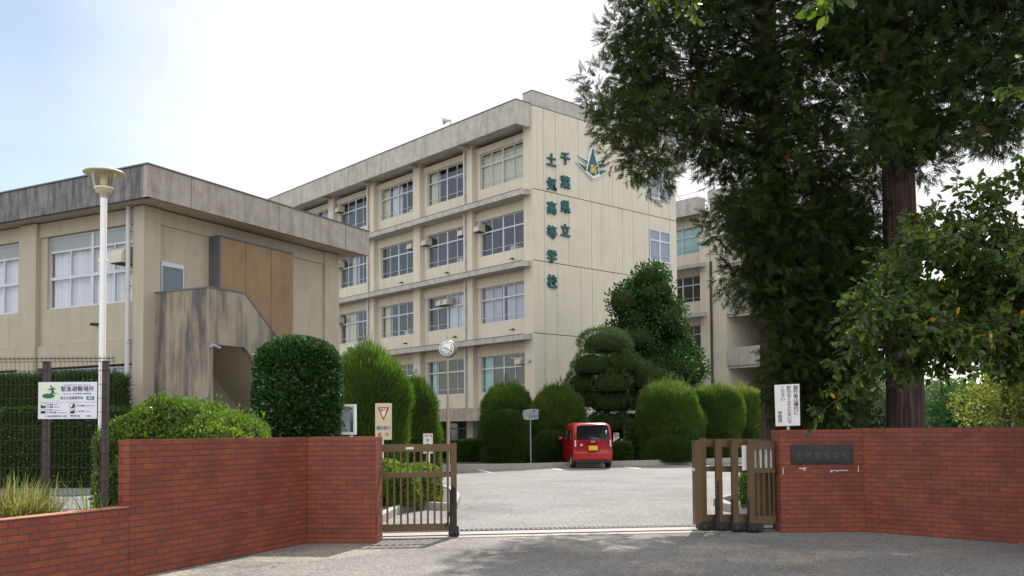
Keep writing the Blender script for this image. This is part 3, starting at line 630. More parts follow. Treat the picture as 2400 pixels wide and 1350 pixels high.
m.tube([(x2r-.5, -.5, 19.2), (-22, -.5, 19.2)], .03, 5); m.tube([(x2r-.5, -.5, 19.0), (-22, -.5, 19.0)], .02, 5); m.build('roof_railing', M['alu'], RB)
# ------------------------------------------------------------------ annex on the left
TA = R(28.0); ca, sa = math.cos(TA), math.sin(TA)
fx, fy = -10.991, 28.0; ox = fx+.65*sa-.9*ca; oy = fy+.65*ca+.9*sa         # wall corner
AN = thing('annex_building', 'two storey tan annex with thick weathered flat roof edge and outside stair', 'building', (ox, oy, 0), -TA)
AL = 24.
m = MB()
m.box(-.5, 0, 0, .65, 0, 8.78)                                  # corner pillar
m.box(-.25, -.12, .65, 9.7, 0, 8.30); m.box(-.25, -.06, .65, 8.77, 8.30, 8.78)
m.box(-.5, 0, 8.77, 9.65, 0, 8.78)
for k in range(4):
    a = -(5.25+5.72*k); m.box(a-.92, a, 0, .7, 0, 8.78)
abays = [(-5.25, -.5)]+[(-(5.25+5.72*(k+1)), -(6.17+5.72*k)) for k in range(3)]
for a, b_ in abays:
    m.box(a, b_, .18, .45, 4.62, 5.83); m.box(a, b_, .12, .45, 8.30, 8.78)
    m.box(a+.01, b_-.01, .08, .45, 3.85, 4.60); m.box(a, b_, .22, .45, .0, 1.2)
    m.box(a, a+.35, .18, .45, 5.83, 8.30); m.box(b_-.1, b_, .18, .45, 5.83, 8.30)
m.box(-AL, -.3, 9.3, 9.6, 0, 8.78); m.box(-AL, -AL+.3, .5, 9.6, 0, 8.78)
m.build('wall', M['cream2'], AN)
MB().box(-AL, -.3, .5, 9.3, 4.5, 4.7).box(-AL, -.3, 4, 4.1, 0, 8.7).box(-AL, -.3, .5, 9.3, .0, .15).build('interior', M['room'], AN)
# roof: fascia corner lies at x=+.9, y=-.65
m = MB(); m.box(-AL, .88, -.65, -.47, 8.80, 9.78); FD = m.build('fascia', M['fascia_dark'], AN); FD['label'] = 'dark stained roof edge, the shade of its side put into the colour'
m = MB(); m.box(.72, .90, -.652, 10.45, 8.80, 9.785); m.build('fascia', M['fascia2'], AN)
MB().box(-AL, .72, -.47, 10.45, 8.82, 9.0).build('roof', M['cream2'], AN)
MB().box(-AL, .93, -.69, -.44, 9.787, 9.83).box(.69, .93, -.44, 10.48, 9.787, 9.83).build('roof_cap', M['cap'], AN)
m = MB()
for y in (1.05, 5.1, 8.9): m.box(.9005, .9035, y, y+.02, 8.82, 9.77)
m.build('roof_joint', M['joint'], AN)
# windows
for k, (a, b_) in enumerate(abays[:3]):
    window(AN, a+.35, b_-.1, 5.84, 8.29, .30, 4, .42, [(0.02, .97, 'white')], panel=.52, safety=False, seed=70+k, thick=1.25, glass='glass2', frame='alu')
    window(AN, a+.3, b_-.15, 1.3, 3.80, .34, 4, .6, [(0.3, .8, 'white')], safety=False, seed=80+k, thick=1.2, frame='alu')
hood(AN, -.98, .28, 7.02, .55, .55, .55)
downpipe(AN, -.62, -.08, .2, 8.8, .075, 5)
m = MB(); m.tube([(-2.3, .18, 5.18), (-2.3, -.12, 5.16)], .05, 8); m.build('spout', M['joint'], AN)
# door at the stair head
m = MB(); m.box(-.118, -.07, .76, .80, 4.9, 7.14); m.box(-.118, -.07, 1.64, 1.68, 4.9, 7.14); m.box(-.118, -.07, .80, 1.64, 7.0, 7.14)
D_ = m.build('door', M['alu'], AN); MB().box(-.118, -.09, .80, 1.64, 4.9, 7.0).build('door_leaf', flat('blue_grey_door', (.13, .16, .19), .4), D_)
# ochre panel wall
m = MB(); m.box(-.12, .38, 2.80, 2.86, 4.9, 8.27); m.box(-.12, .40, 2.86, 6.5, 8.27, 8.33); m.build('panel_frame', M['cap'], AN)
for a, b_, zq in ((2.865, 4.03, 4.7), (4.05, 5.31, 3.7), (5.33, 6.48, 3.4)): MB().box(-.1, .36, a, b_, zq, 8.268).build('ochre_panel', M['mural'], AN)
# stair box: parapet wall, corner return, soffit
y0 = .44
m = MB(); m.box(-.1, 2.35, y0, y0+.17, 0, 6.05); m.build('stair_wall', M['stair'], AN)
m = MB(); m.prism([(y0+.17, 4.34), (y0+1.5, 4.34), (y0+4.6, 1.55), (y0+4.6, 3.40), (y0+1.49, 6.05), (y0+.17, 6.05)], 2.18, 2.35, 'x'); m.build('stair_wall', M['stair'], AN)
m = MB(); m.box(-.11, 2.37, y0-.02, y0+.19, 6.052, 6.10); m.box(2.16, 2.37, y0+.19, y0+1.49, 6.052, 6.10)
m.prism([(y0+1.49, 6.052), (y0+1.49, 6.10), (y0+4.62, 3.45), (y0+4.62, 3.402)], 2.16, 2.37, 'x'); m.build('coping', M['cap'], AN)
m = MB(); m.prism([(y0+.17, 4.55), (y0+1.45, 4.55), (y0+5.6, .9), (y0+5.6, 1.25), (y0+1.6, 4.95), (y0+.17, 4.95)], -.12, 2.17, 'x'); m.box(2.0, 2.17, y0+.171, y0+.30, 0, 4.34); m.build('stair_flight', M['cream2'], AN)
m = MB(); m.box(0, 2.35, y0+5.6, y0+5.8, 0, 2.6); m.build('stair_end_wall', M['fascia2'], AN)
m = MB(); m.tube([(2.36, y0+.05, 4.25), (2.55, y0+.0, 4.28)], .05, 8); m.tube([(2.52, y0-.03, 4.29), (2.57, y0+.25, 4.22)], [.06, .04], 8); m.build('security_lamp', M['alu_dark'], AN)
# ------------------------------------------------------------------ brick walls
def ang(dx, dy): return math.atan2(dy, dx)
# left: pillar facing the road and the long wall running towards the viewer
LP = (-3.004, 13.696); LA = ang(1.013, -.111)
BW = thing('brick_wall', 'red brick tile wall left of the gate, stepping down to a low wall at its near end', 'wall', (LP[0], LP[1], 0), 0)
o = MB().box(0, 1.019, 0, .42, -.3, 1.543).build('pillar', M['brick'], BW, .006); o.rotation_euler = (0, 0, LA)
# long wall: local x runs from the pillar towards the viewer; the road face looks to the right
wd = math.atan2(-.932, -.363); o = MB().box(-.02, 3.49, -.17, 0, -.3, 1.541).build('wall', M['brick'], BW, .005); o.rotation_euler = (0, 0, wd)
o.scale = (1, -1, 1) if False else (1, 1, 1)
m = MB(); m.box(3.492, 9.6, -.17, 0, -.3, .785); o = m.build('low_wall', M['brick'], BW, .005); o.rotation_euler = (0, 0, wd)
M['brick_top'] = pmat('brick_coping', (.42, .17, .12), .7, .15, 6, .2, 40)
m = MB()
for k in range(26): m.box(3.497+.235*k, 3.497+.235*k+.229, -.176, .006, .787, .797)
o = m.build('coping', M['brick_top'], BW); o.rotation_euler = (0, 0, wd)
# right: pillar with the name plate and the wall running away to the right, towards the viewer
RP = (4.19, 14.655)
BR = thing('brick_wall', 'shaded red brick tile wall right of the gate carrying the black name plate', 'wall', (RP[0], RP[1], 0), 0)
ra = ang(1.335, .057)
o = MB().box(0, 1.338, 0, .42, -.3, 1.60).build('pillar', M['brick'], BR, .006); o.rotation_euler = (0, 0, ra)
o = MB().box(-.2, 7.5, 0, .36, -.3, 1.62).build('wall', M['brick'], BR, .005, (1.335, .057, 0)); o.rotation_euler = (0, 0, ang(1.539, -1.733))
# lime runs under the plate
lm = MB()
for (x, z, w, h) in ((.30, .985, .12, .018), (.37, .96, .03, .05), (.80, .95, .28, .014), (.80, .93, .03, .03), (.90, .94, .02, .02), (1.24, .93, .012, .10), (.04, .90, .012, .11)): lm.box(x, x+w, -.0035, -.0005, z, z+h)
o = lm.build('lime_stain', flat('lime', (.62, .58, .58), .9), BR); o.rotation_euler = (0, 0, ra)
PL = thing('name_plate', 'black polished stone name plate set in the right brick pillar', 'sign', (RP[0], RP[1], 0), ra)
MB().box(.17, 1.165, -.018, 0, 1.065, 1.365).build('plate', pmat('black_granite', (.012, .013, .016), .12, .2, 20, spec=.5), PL, .004)
m = MB()
for i, ch in enumerate('土気高等学校'): text(m, ch, .135, (.30+i*.148, -.0195, 1.185), off=0.0, ext=.001)
for i, ch in enumerate('千葉県立'): text(m, ch, .07, (.50+i*.088, -.0195, 1.31), off=-.004, ext=.001)
m.build('lettering', flat('worn_lettering', (.075, .075, .082), .5), PL)
# ------------------------------------------------------------------ gates
def gate_panel(parent, x0, x1, y, h, nb, bar=.035, post=.075, posts=(True, True), z0=.10, rail=(.115, .08, .11), xs=None):
    """one gate leaf: stiles, three rails and upright bars"""
    m = MB(); m.box(x0, x1, y, y+.045, h-rail[0], h); m.build('top_rail', M['bronze'], parent, .003)
    m = MB(); m.box(x0, x1, y+.002, y+.043, h*.645, h*.645+rail[1]); m.build('middle_rail', M['bronze'], parent, .003)
    m = MB(); m.box(x0, x1, y, y+.045, z0, z0+rail[2]); m.build('bottom_rail', M['bronze'], parent, .003)
    w = (x1-x0)/nb
    for xc in (xs or [x0+w*(i+.5) for i in range(nb)]):
         MB().box(xc-bar/2, xc+bar/2, y+.008, y+.036, z0+rail[2], h*.645).box(xc-bar/2, xc+bar/2, y+.008, y+.036, h*.645+rail[1], h-rail[0]).build('bar', M['bronze'], parent)
    for f, xa in ((posts[0], x0-post), (posts[1], x1)):
        if f: MB().box(xa+.0005, xa+post-.0005, y-.012, y+.057, z0-.02, h+.012).build('stile', M['bronze'], parent, .004)
ga = math.atan(.131)
LG = thing('sliding_gate', 'open bronze sliding gate leaf sticking out from behind the left brick pillar', 'gate', (-2.06, 14.18, 0), ga)
gate_panel(LG, -.5, 1.13, 0, 1.42, 16, .030, .085, (False, True))
MB().box(1.128, 1.16, -.02, .065, .0, 1.42).build('edge_strip', M['bronze'], LG, .003)
m = MB(); m.box(1.09, 1.24, -.05, .10, .02, .17); m.box(1.12, 1.20, -.06, -.04, .10, .75); m.box(1.14, 1.16, -.075, -.06, .5, .80); m.build('wheel_housing', M['black'], LG, .012)
m = MB(); m.lathe([(.001, -.06), (.05, -.06), (.05, -.03), (.001, -.03)], (1.13, 0, .055), 14, axis='y'); m.lathe([(.001, -.06), (.05, -.06), (.05, -.03), (.001, -.03)], (1.20, 0, .055), 14, axis='y'); m.build('wheel', M['black'], LG)
m = MB(); m.box(.44, .56, -.004, -.001, 1.342, 1.378); m.build('maker_plate', M['silver'], LG)
m = MB(); m.tube([(1.115, -.03, .2), (1.112, -.03, .72)], .012, 6); m.tube([(1.05, -.02, .16), (1.11, -.03, .42)], .01, 6); m.build('drop_bolt', M['black'], LG)
# stacked telescopic gate on the right: four leaves one behind another
RG = thing('telescopic_gate', 'bronze telescopic gate pushed together into a stack beside the right brick pillar', 'gate', (3.05, 14.62, 0), ga)
for k, (xo, yo) in enumerate(((0.0, .38), (.22, .26), (.44, .14), (.66, .02))):
    gate_panel(RG, xo+.11, 1.125, yo, 1.46-.012*k, 4, .030, .108, (True, False), z0=.13, rail=(.12, .085, .12), xs=[.835, .925, 1.015, 1.09])
    m = MB(); m.box(xo-.04, xo+.21, yo-.10, yo+.12, .02, .14); m.box(xo+.0, xo+.02, yo-.02, yo+.07, .10, .52); m.build('wheel_housing', M['black'], RG, .012)
    m = MB(); m.lathe([(.001, -.125), (.048, -.125), (.048, -.095), (.001, -.095)], (xo+.05, yo, .052), 14, axis='y'); m.build('wheel', M['black'], RG)
MB().box(-.10, .008, .30, .46, .10, 1.44).box(-.101, -.10, .32, .44, .95, 1.0, 1).build('end_post', [M['bronze'], M['silver']], RG, .004)
m = MB(); m.tube([(.20, .10, .15), (.20, .10, .80)], .018, 6); m.build('drop_bolt', M['black'], RG)
NO = thing('paper_notice', 'white paper notice with vertical writing tied inside the telescopic gate', 'notice', (3.05, 14.62, 0), ga)
MB().box(.73, 1.115, .069, .073, .965, 1.36).build('sheet', M['white'], NO)
for c, (s, x) in enumerate((('登校日は学校のこの', 1.035), ('校門を閉めています', .955), ('ですが入る方は必ず', .865), ('されるようお願いし', .785))):
    m = MB()
    for i, ch in enumerate(s): text(m, ch, .046, (x, .0675, 1.335-i*.042), ext=.0006, off=.02)
    m.build('lettering', M['black'], NO)
NP = thing('paper_notice', 'narrow white paper strip behind the third leaf of the telescopic gate', 'notice', (3.05, 14.62, 0), ga)
MB().box(.60, .68, .10, .105, .965, 1.36).build('sheet', M['white'], NP)
# ------------------------------------------------------------------ signs
def facing(p): return -math.atan2(p[0], p[1])
# keep-out sign behind the right wall
p = at(1847, 950, 15.3); SG = thing('notice_sign', 'white board with black vertical writing on a post above the right brick wall', 'sign', (p[0], p[1], 0), -.05)
zb, zt = at(1847, 999, 15.3)[2], at(1847, 900, 15.3)[2]; H_ = zt-zb; Wd = .415
bd = MB(); bd.prism([(-Wd/2, zb), (Wd/2-.02, zb+.01), (Wd/2-.02, zt), (-Wd/2-.01, zt-.015)], -.012, .0, 'y'); bd.build('board', M['white'], SG, .003)
m = MB()
for s, x, ys, sz in (('部外者は構内に', .125, .045, .086), ('許可なく立入らないで', .015, .045, .078), ('ください', -.085, .045, .078), ('学校長', -.135, .46, .078)):
    for i, ch in enumerate(s): text(m, ch, sz*.88, (x, -.0135, zt-ys-.02-i*sz*.80), ext=.001, off=.008, sx=1.12)
m.build('lettering', M['black'], SG); MB().tube([(0, .02, 0), (0, .02, zt-.05)], .022, 8).build('post', M['pipe'], SG)
# yield sign by the left gate
p = at(899, 988, 23.); YS = thing('slow_sign', 'cream board with a red bordered triangle and blue and red writing on a white post', 'sign', (p[0], p[1], GZ(23)), .04)
z0 = GZ(23); zb = at(899, 1031, 23)[2]-z0; zt = at(899, 945, 23)[2]-z0; w = .205
MB().prism([(-w, zb), (w, zb), (w, zt), (-w, zt)], -.02, 0, 'y').build('board', flat('cream_board', (.62, .55, .36), .5), YS, .009)
RD = flat('sign_red', (.42, .012, .03), .5); BL = flat('sign_blue', (.02, .05, .28), .5)
tz, bz = zt-.10, zt-.43; m = MB(); m.prism([(-.145, tz), (.145, tz), (0, bz)], -.023, -.0205, 'y'); m.build('triangle', RD, YS)
m = MB(); m.prism([(-.098, tz-.027), (.098, tz-.027), (0, bz+.068)], -.0255, -.0235, 'y'); m.build('triangle_field', M['white'], YS)
m = MB(); text(m, '徐行', .085, (0, -.028, tz-.078), ext=.001, off=.01); text(m, '場内徐行', .112, (0, -.0225, zb+.285), ext=.001, off=.008, sx=.80); m.build('lettering', BL, YS)
m = MB(); text(m, '厳', .10, (-.095, -.0225, zb+.125), ext=.001, off=.008); text(m, '守', .10, (.085, -.0225, zb+.125), ext=.001, off=.008); m.build('lettering', RD, YS)
MB().tube([(-.03, .03, 0), (-.03, .03, zt-.1)], .03, 10).build('post', M['white'], YS)
# small arrow sign
p = at(1003, 1029, 26.); AS = thing('arrow_sign', 'small white red-framed arrow sign on a white post behind the open left gate', 'sign', (p[0], p[1], GZ(26)), 0)
z0 = GZ(26); zt = at(1003, 1016, 26)[2]-z0; m = MB(); m.box(-.135, .135, -.015, 0, zt-.56, zt); m.build('board', M['white'], AS, .004)
m = MB()
for a, b_, c_, d_ in ((-.115, .115, zt-.028, zt-.018), (-.115, .115, zt-.545, zt-.535), (-.115, -.105, zt-.535, zt-.028), (.105, .115, zt-.535, zt-.028)): m.box(a, b_, -.0175, -.0155, c_, d_)
m.prism([(-.085, zt-.075), (-.035, zt-.045), (-.035, zt-.105)], -.0175, -.0155, 'y'); text(m, '来客用', .052, (.035, -.0175, zt-.075), ext=.001, off=.03); m.build('border', RD, AS)
m = MB()
for i, ch in enumerate('駐車場'): text(m, ch, .10, (0, -.0175, zt-.19-i*.13), ext=.001, off=.01)
m.build('lettering', M['black'], AS); MB().tube([(.0, .03, 0), (.0, .03, zt-.1)], .05, 8).build('post', M['white'], AS)
# faded sign between the clipped shrubs
p = at(1247, 970, 35.2); FS = thing('faded_sign', 'faded broken white sign with blue writing between two clipped shrubs', 'sign', (p[0], p[1], GZ(36)), .0)
zz = p[2]-GZ(36); MB().prism([(-.36, zz-.02), (-.30, zz-.20), (-.1, zz-.24), (.24, zz-.19), (.24, zz+.17), (-.06, zz+.19), (-.33, zz+.14)], -.02, 0, 'y').build('board', pmat('faded_board', (.26, .26, .28), .7, .25, 5), FS)
m = MB(); text(m, '駐輪場', .13, (.07, -.022, zz-.10), ext=.001, off=.01); m.lathe([(.001, -.024), (.05, -.024), (.05, -.021)], (.07, 0, zz+.11), 10, axis='y'); m.build('lettering', flat('faded_blue', (.10, .12, .28), .7), FS)
MB().tube([(-.06, .03, 0), (-.06, .03, zz+.1)], .020, 6).build('post', M['alu_dark'], FS)
# evacuation sign on the mesh fence
FD_ = 10.45; pl = at(90, 940, FD_-.06); pr = at(228, 940, FD_-.06); pc = (pl+pr)/2; zt = at(160, 896, FD_)[2]; zb = at(160, 982, FD_)[2]; w = (pr[0]-pl[0])/2
EV = thing('evacuation_sign', 'white evacuation site board with a green running figure wired to the mesh fence', 'sign', (pc[0], FD_-.06, 0), 0)
MB().box(-w, w, -.006, 0, zb, zt).build('board', flat('board_white', (.62, .64, .72), .5), EV, .002)
S = 2*w/1555.                                              # one pixel of the enlarged photograph on the board
def q(x, y): return (-w+(x-115)*S, zt-(y-185)*S)
TG = flat('pictogram_green', (.01, .13, .11), .5); DB = flat('sign_dark', (.018, .02, .035), .5); NB_ = flat('sign_navy', (.05, .06, .30), .5)
m = MB()
def rect(x0, y0, x1, y1, d0=-.0085, d1=-.0065, mb=None): a = q(x0, y1); b_ = q(x1, y0); (mb or m).box(a[0], b_[0], d0, d1, a[1], b_[1])
m = MB(); rect(190, 235, 655, 660, mb=m); m.build('picture_field', flat('pale_green', (.60, .68, .50), .5), EV)
def poly(mb, pts, d=-.0105): mb.prism([q(*p_) for p_ in pts], d, d+.0015, 'y')
m = MB(); poly(m, [(388+165*math.cos(a), 552+68*math.sin(a)) for a in [i*math.pi/12 for i in range(24)]]); poly(m, [(460+26*math.cos(a), 300+26*math.sin(a)) for a in [i*math.pi/6 for i in range(12)]], -.0105)
m.build('pictogram_ground', TG, EV)
m = MB()
for pts in ([(450, 335), (520, 330), (535, 450), (470, 460), (462, 380)], [(450, 345), (462, 380), (425, 395), (365, 392), (365, 375), (415, 370)], [(520, 330), (560, 345), (585, 380), (575, 392), (550, 365), (515, 362)],
            [(470, 440), (510, 440), (500, 480), (440, 545), (405, 545), (440, 500)], [(500, 430), (535, 440), (545, 470), (615, 480), (615, 493), (525, 492), (505, 460)]): poly(m, pts, -.0125)
m.build('running_figure', TG, EV)
m = MB()
def line(s, x, y, h, sx=1., off=.01, mb=None): a = q(x, y); text(mb or m, s, h*S, (a[0], -.0075, a[1]), ext=.0005, off=off, sx=sx)
m = MB(); line('緊急避難場所', 1150, 380, 148, 1.0, .008); line('県立土気高等学校', 1005, 615, 90, .84, .006); line('きんきゅう ひ な ん  ば  しょ', 1150, 270, 50, 1.1, 0); line('Evacuation area / 대피 避难场所 / 緊急避難場所', 1150, 497, 34, 1.1, 0)
line('津波', 462, 782, 50); line('高潮', 462, 847, 50); line('洪水', 458, 927, 48); line('内水氾濫', 508, 990, 48); line('がけ崩れ', 1275, 818, 50); line('大火事', 1255, 962, 48); line('×', 1135, 962, 52)
line('Tsunami', 580, 782, 28); line('Storm surge', 608, 847, 28); line('Flood from rivers', 625, 930, 26); line('Flood from inland waters', 760, 993, 26); line('Steep slope failure', 1500, 817, 28); line('Fire disaster', 1425, 962, 28); line('千葉市', 1440, 1092, 46, 1.1)
for i in range(52): rect(135+i*29, 718, 150+i*29, 725, mb=m)
for x, y in ((190, 755), (190, 900), (963, 755), (963, 900)): rect(x, y, x+122, y+115, mb=m)
m.build('lettering', DB, EV)
m = MB()
poly(m, [(200, 765), (305, 765), (305, 815), (270, 815), (250, 790), (215, 800)], -.0105); poly(m, [(200, 912), (305, 912), (305, 945), (270, 950), (240, 938), (200, 950)], -.0105)
poly(m, [(975, 765), (1045, 765), (1000, 850), (975, 850)], -.0105); poly(m, [(975, 915), (1072, 915), (1072, 945), (1030, 940), (975, 965)], -.0105); m.build('hazard_symbol', M['white'], EV)
m = MB(); line('この緊急避難場所は 海抜', 575, 1090, 52, 1.05, 0); line('94.4 m', 1100, 1085, 88, 1.05, .02)
for x, y in ((365, 780), (365, 843), (365, 927), (365, 988), (1138, 812)):
    c0 = q(x, y); n = 14; V = []; 
    for k in range(n):
        a = 2*math.pi*k/n
        for r_ in (27*S, 20*S): V.append((c0[0]+r_*math.cos(a), -.0085, c0[1]+r_*math.sin(a)))
    m.add(V, [(2*k, 2*k+1, (2*k+3) % (2*n), (2*k+2) % (2*n)) for k in range(n)])
m.build('lettering', NB_, EV)
m = MB(); rect(1390, 565, 1592, 660, mb=m); m.build('green_tag', TG, EV)
m = MB(); a = q(1491, 632); text(m, '地震対応', 36*S, (a[0], -.009, a[1]), ext=.0005); a = q(1491, 590); text(m, '指定避難所', 26*S, (a[0], -.009, a[1]), ext=.0005); m.build('tag_lettering', M['white'], EV)
# ------------------------------------------------------------------ mesh fence
xr = at(269, 940, FD_)[0]; FN = thing('mesh_fence', 'dark wire mesh fence with brown posts behind the low brick wall', 'fence', (xr, FD_, 0), 0)
zt = 2.49
for px in (104, 243, -60, -240):
    x = at(px, 940, FD_)[0]-xr; m = MB(); m.box(x-.032, x+.032, .015, .075, 0, zt-.06); m.build('post', M['post'], FN, .004)
m = MB(); nW = 62
for i in range(nW):
    x = -.012-i*.0503; m.tube([(x, 0, .35), (x, 0, zt-.035), (x, -.025, zt-.01), (x, -.04, zt-.035), (x, -.03, zt-.07)], .0023, 4, cap=False)
zs_ = [zt-.035, zt-.07, zt-.17] + [zt-.17-.155*k for k in range(1, 14)]
for z in zs_: m.tube([(0, .005, z), (-nW*.0503, .005, z)], .003, 4, cap=False)
m.tube([(0, -.04, zt-.035), (-nW*.0503, -.04, zt-.035)], .003, 4); m.build('wire_mesh', M['wire'], FN)
# ------------------------------------------------------------------ lamp and clock
p = at(246, 470, 15.2); LM = thing('street_lamp', 'pale lamp post with a wide disc hat over a clear tapered lantern', 'street lamp', (p[0]-.02, 15.2, 0), 0)
zh = at(248, 404, 15.2)[2]
m = MB(); m.tube([(0, 0, 0), (0, 0, zh-.40)], .052, 14); m.build('post', M['white'], LM)
m = MB(); m.lathe([(.001, 0), (.09, 0), (.09, 1.15), (.055, 1.2)], (0, 0, 0), 14); m.build('base_sleeve', M['pipe'], LM)
CRM = flat('cream_enamel', (.62, .56, .42), .45)
m = MB(); m.lathe([(.055, zh-.42), (.062, zh-.42), (.065, zh-.34), (.13, zh-.33), (.13, zh-.29), (.15, zh-.285), (.15, zh-.25), (.02, zh-.25)], (0, 0, 0), 22); m.build('lantern_neck', CRM, LM)
m = MB(); m.lathe([(.145, zh-.25), (.165, zh-.16), (.195, zh-.02)], (0, 0, 0), 26); 
LGm = glass_mat('amber_acrylic', (.80, .77, .58), .10); m.build('lantern_glass', LGm, LM)
m = MB(); m.lathe([(.001, zh-.25), (.05, zh-.24), (.06, zh-.15), (.04, zh-.05), (.001, zh-.04)], (0, 0, 0), 14); m.build('bulb', M['white'], LM)
m = MB(); m.lathe([(.001, zh+.055), (.15, zh+.05), (.30, zh+.012), (.328, zh-.012), (.322, zh-.022), (.20, zh-.01), (.001, zh-.005)], (0, 0, 0), 30); m.build('lamp_hat', CRM, LM)
m = MB(); m.box(-.08, .08, -.01, .01, zh-1.47, zh-1.44); m.build('bracket', M['white'], LM)
p = at(1047, 817, 30.); CK = thing('pole_clock', 'round white clock with black numerals on a slim steel pole', 'clock', (p[0], 30., GZ(30)), -.28)
zc = p[2]-GZ(30); GS = flat('green_grey_case', (.20, .22, .19), .35, .3)
BRS = flat('brassy_steel', (.33, .30, .22), .35, .5)
m = MB(); m.tube([(0, .10, 0), (0, .10, zc-1.9)], .062, 12); m.tube([(0, .10, zc-1.9), (0, .10, zc-.2)], .042, 12); m.build('pole', BRS, CK)
m = MB(); m.lathe([(.001, -.03), (.272, -.03), (.285, -.01), (.285, .22), (.27, .25), (.001, .25)], (0, 0, zc), 32, axis='y'); m.build('case', GS, CK)
m = MB(); m.lathe([(.001, -.036), (.258, -.036), (.258, -.028)], (0, 0, zc), 32, axis='y'); m.build('dial', M['white'], CK)
m = MB()
for h_ in range(1, 13):
    a = h_*math.pi/6; text(m, str(h_), .095, (.195*math.sin(a), -.039, zc+.195*math.cos(a)), ext=.001, off=.012)
m.build('numerals', M['black'], CK)
m = MB()
for a, ln, wd_ in ((R(118), .225, .011), (R(286), .135, .014)):
    d = Vector((math.sin(a), 0, math.cos(a))); n_ = Vector((d.z, 0, -d.x))*wd_; c0 = Vector((0, -.043, zc))-d*.03; c1 = Vector((0, -.043, zc))+d*ln
    m.add([c0-n_, c0+n_, c1+n_*.6, c1-n_*.6], [(0, 1, 2, 3)])
m.build('clock_hands', M['black'], CK)
m = MB(); m.lathe([(.001, .42), (.03, .36), (.012, .33), (.06, .295), (.05, .26)], (0, .1, zc), 12); m.build('finial', BRS, CK)
# notice board behind the wall
pl = at(742, 985, 19.5); pr = at(835, 985, 19.5); NBD = thing('notice_board', 'white framed glass notice board with a school poster beside the round camellia', 'notice board', (pr[0], 19.5, 0), 0)
w = pr[0]-pl[0]; zt = at(800, 948, 19.5)[2]; zb = at(800, 1019, 19.5)[2]
m = MB(); m.box(-w, 0, -.12, .05, zt-.05, zt); m.box(-w, 0, -.12, .05, zb, zb+.055); m.box(-.045, 0, -.12, .05, zb+.055, zt-.05); m.box(-w, -w+.045, -.12, .05, zb+.055, zt-.05); m.build('frame', M['white'], NBD, .006)
MB().box(-w+.045, -.045, .03, .045, zb+.055, zt-.05).build('back_panel', flat('board_blue', (.12, .16, .26), .8), NBD)
MB().box(-w+.06, -.13, .015, .029, zb+.06, zt-.055).build('poster', M['white'], NBD)
for nm, c_, pts in (('poster_shape', (.10, .38, .20), [(-.62, .46), (-.38, .46), (-.29, .28), (-.62, .28)]), ('poster_shape', (.02, .06, .16), [(-.66, .30), (-.28, .30), (-.22, .17), (-.66, .17)]), ('poster_shape', (.62, .58, .05), [(-.5, .235), (-.27, .235), (-.27, .18), (-.5, .18)]), ('poster_shape', (.70, .25, .28), [(-.45, .11), (-.18, .11), (-.18, .075), (-.45, .075)]), ('poster_shape', (.30, .50, .70), [(-.5, .135), (-.17, .135), (-.17, .128), (-.5, .128)])):
    dd = {.38: .012, .06: .010, .58: .006, .25: .012, .50: .012}[c_[1]]
    MB().prism([(x, zb+z) for x, z in pts], dd, dd+.003, 'y').build(nm, flat('poster_ink', c_, .6), NBD)
MB().box(-w+.045, -.045, -.10, -.095, zb+.055, zt-.05).build('glass', M['glass2'], NBD)
for x in (-.10, -w+.1): MB().box(x-.03, x+.03, -.03, .03, 0, zb).build('post', M['white'], NBD)
# ------------------------------------------------------------------ car
RED = pmat('red_paint', (.33, .008, .022), .22, .04, 2, spec=.5)
m0, t0_, p0_ = base_mat('car_paint', .25, .5); p0_.inputs['Base Color'].default_value = (.36, .003, .010, 1); p0_.inputs['Coat Weight'].default_value = .35; p0_.inputs['Coat Roughness'].default_value = .05
nn = N(t0_, 'ShaderNodeTexNoise', i_Scale=6, i_Detail=3); rr_ = ramp(t0_, [(.3, (.34, .003, .009)), (.7, (.38, .004, .012))]); t0_.links.new(nn.outputs['Fac'], rr_.inputs[0]); t0_.links.new(rr_.outputs[0], p0_.inputs['Base Color']); RED = m0
TINT = pmat('tinted_glass', (.012, .014, .016), .05, .2, 2, spec=.8)
cp = at(1391, 1090, 34.5); CAR = thing('parked_car', 'small boxy red car with a yellow number plate parked facing the clipped shrubs', 'car', (cp[0]-.02, 34.45, GZ(34.5)), R(6))
# loft of cross-sections from the tail (y=0) to the nose (y=3.4)
def sect(w, wt, z0, zb_, zr):
    return [(0, z0), (w*.82, z0), (w*.97, z0+.07), (w, z0+.22), (w*1.0, zb_-.25), (w*.985, zb_-.02), (wt+.03, zr-.14), (wt-.035, zr-.045), (wt-.16, zr-.008), (0, zr)]
st = [(.05, .655, .60, .32, .98, 1.00), (.0, .70, .62, .27, 1.0, 1.06), (.015, .725, .655, .235, 1.02, 1.45), (.10, .737, .665, .22, 1.03, 1.62), (.22, .738, .668, .20, 1.03, 1.67), (.8, .738, .668, .19, 1.03, 1.69), (1.6, .738, .66, .19, 1.02, 1.69), (2.15, .738, .64, .19, 1.0, 1.64), (2.5, .735, .62, .19, .99, 1.42), (2.75, .73, .66, .2, .97, 1.08), (3.05, .71, .62, .22, .9, .99), (3.3, .67, .5, .26, .8, .86), (3.39, .55, .4, .34, .62, .66)]
V = []; Fc = []
for y, w_, wt, z0, zb_, zr in st:
    s_ = sect(w_, wt, z0, zb_, zr); ringp = [(x, y, z) for x, z in s_]+[(-x, y, z) for x, z in s_[-2:0:-1]]; V += ringp
k_ = len(V)//len(st)
for i in range(len(st)-1):
    for j in range(k_): Fc.append((i*k_+j, i*k_+(j+1) % k_, (i+1)*k_+(j+1) % k_, (i+1)*k_+j))
Fc.append(tuple(range(k_))); Fc.append(tuple(range(len(V)-k_, len(V))))
m = MB(); m.add(V, Fc, 0, True); BODY = m.build('body', RED, CAR)
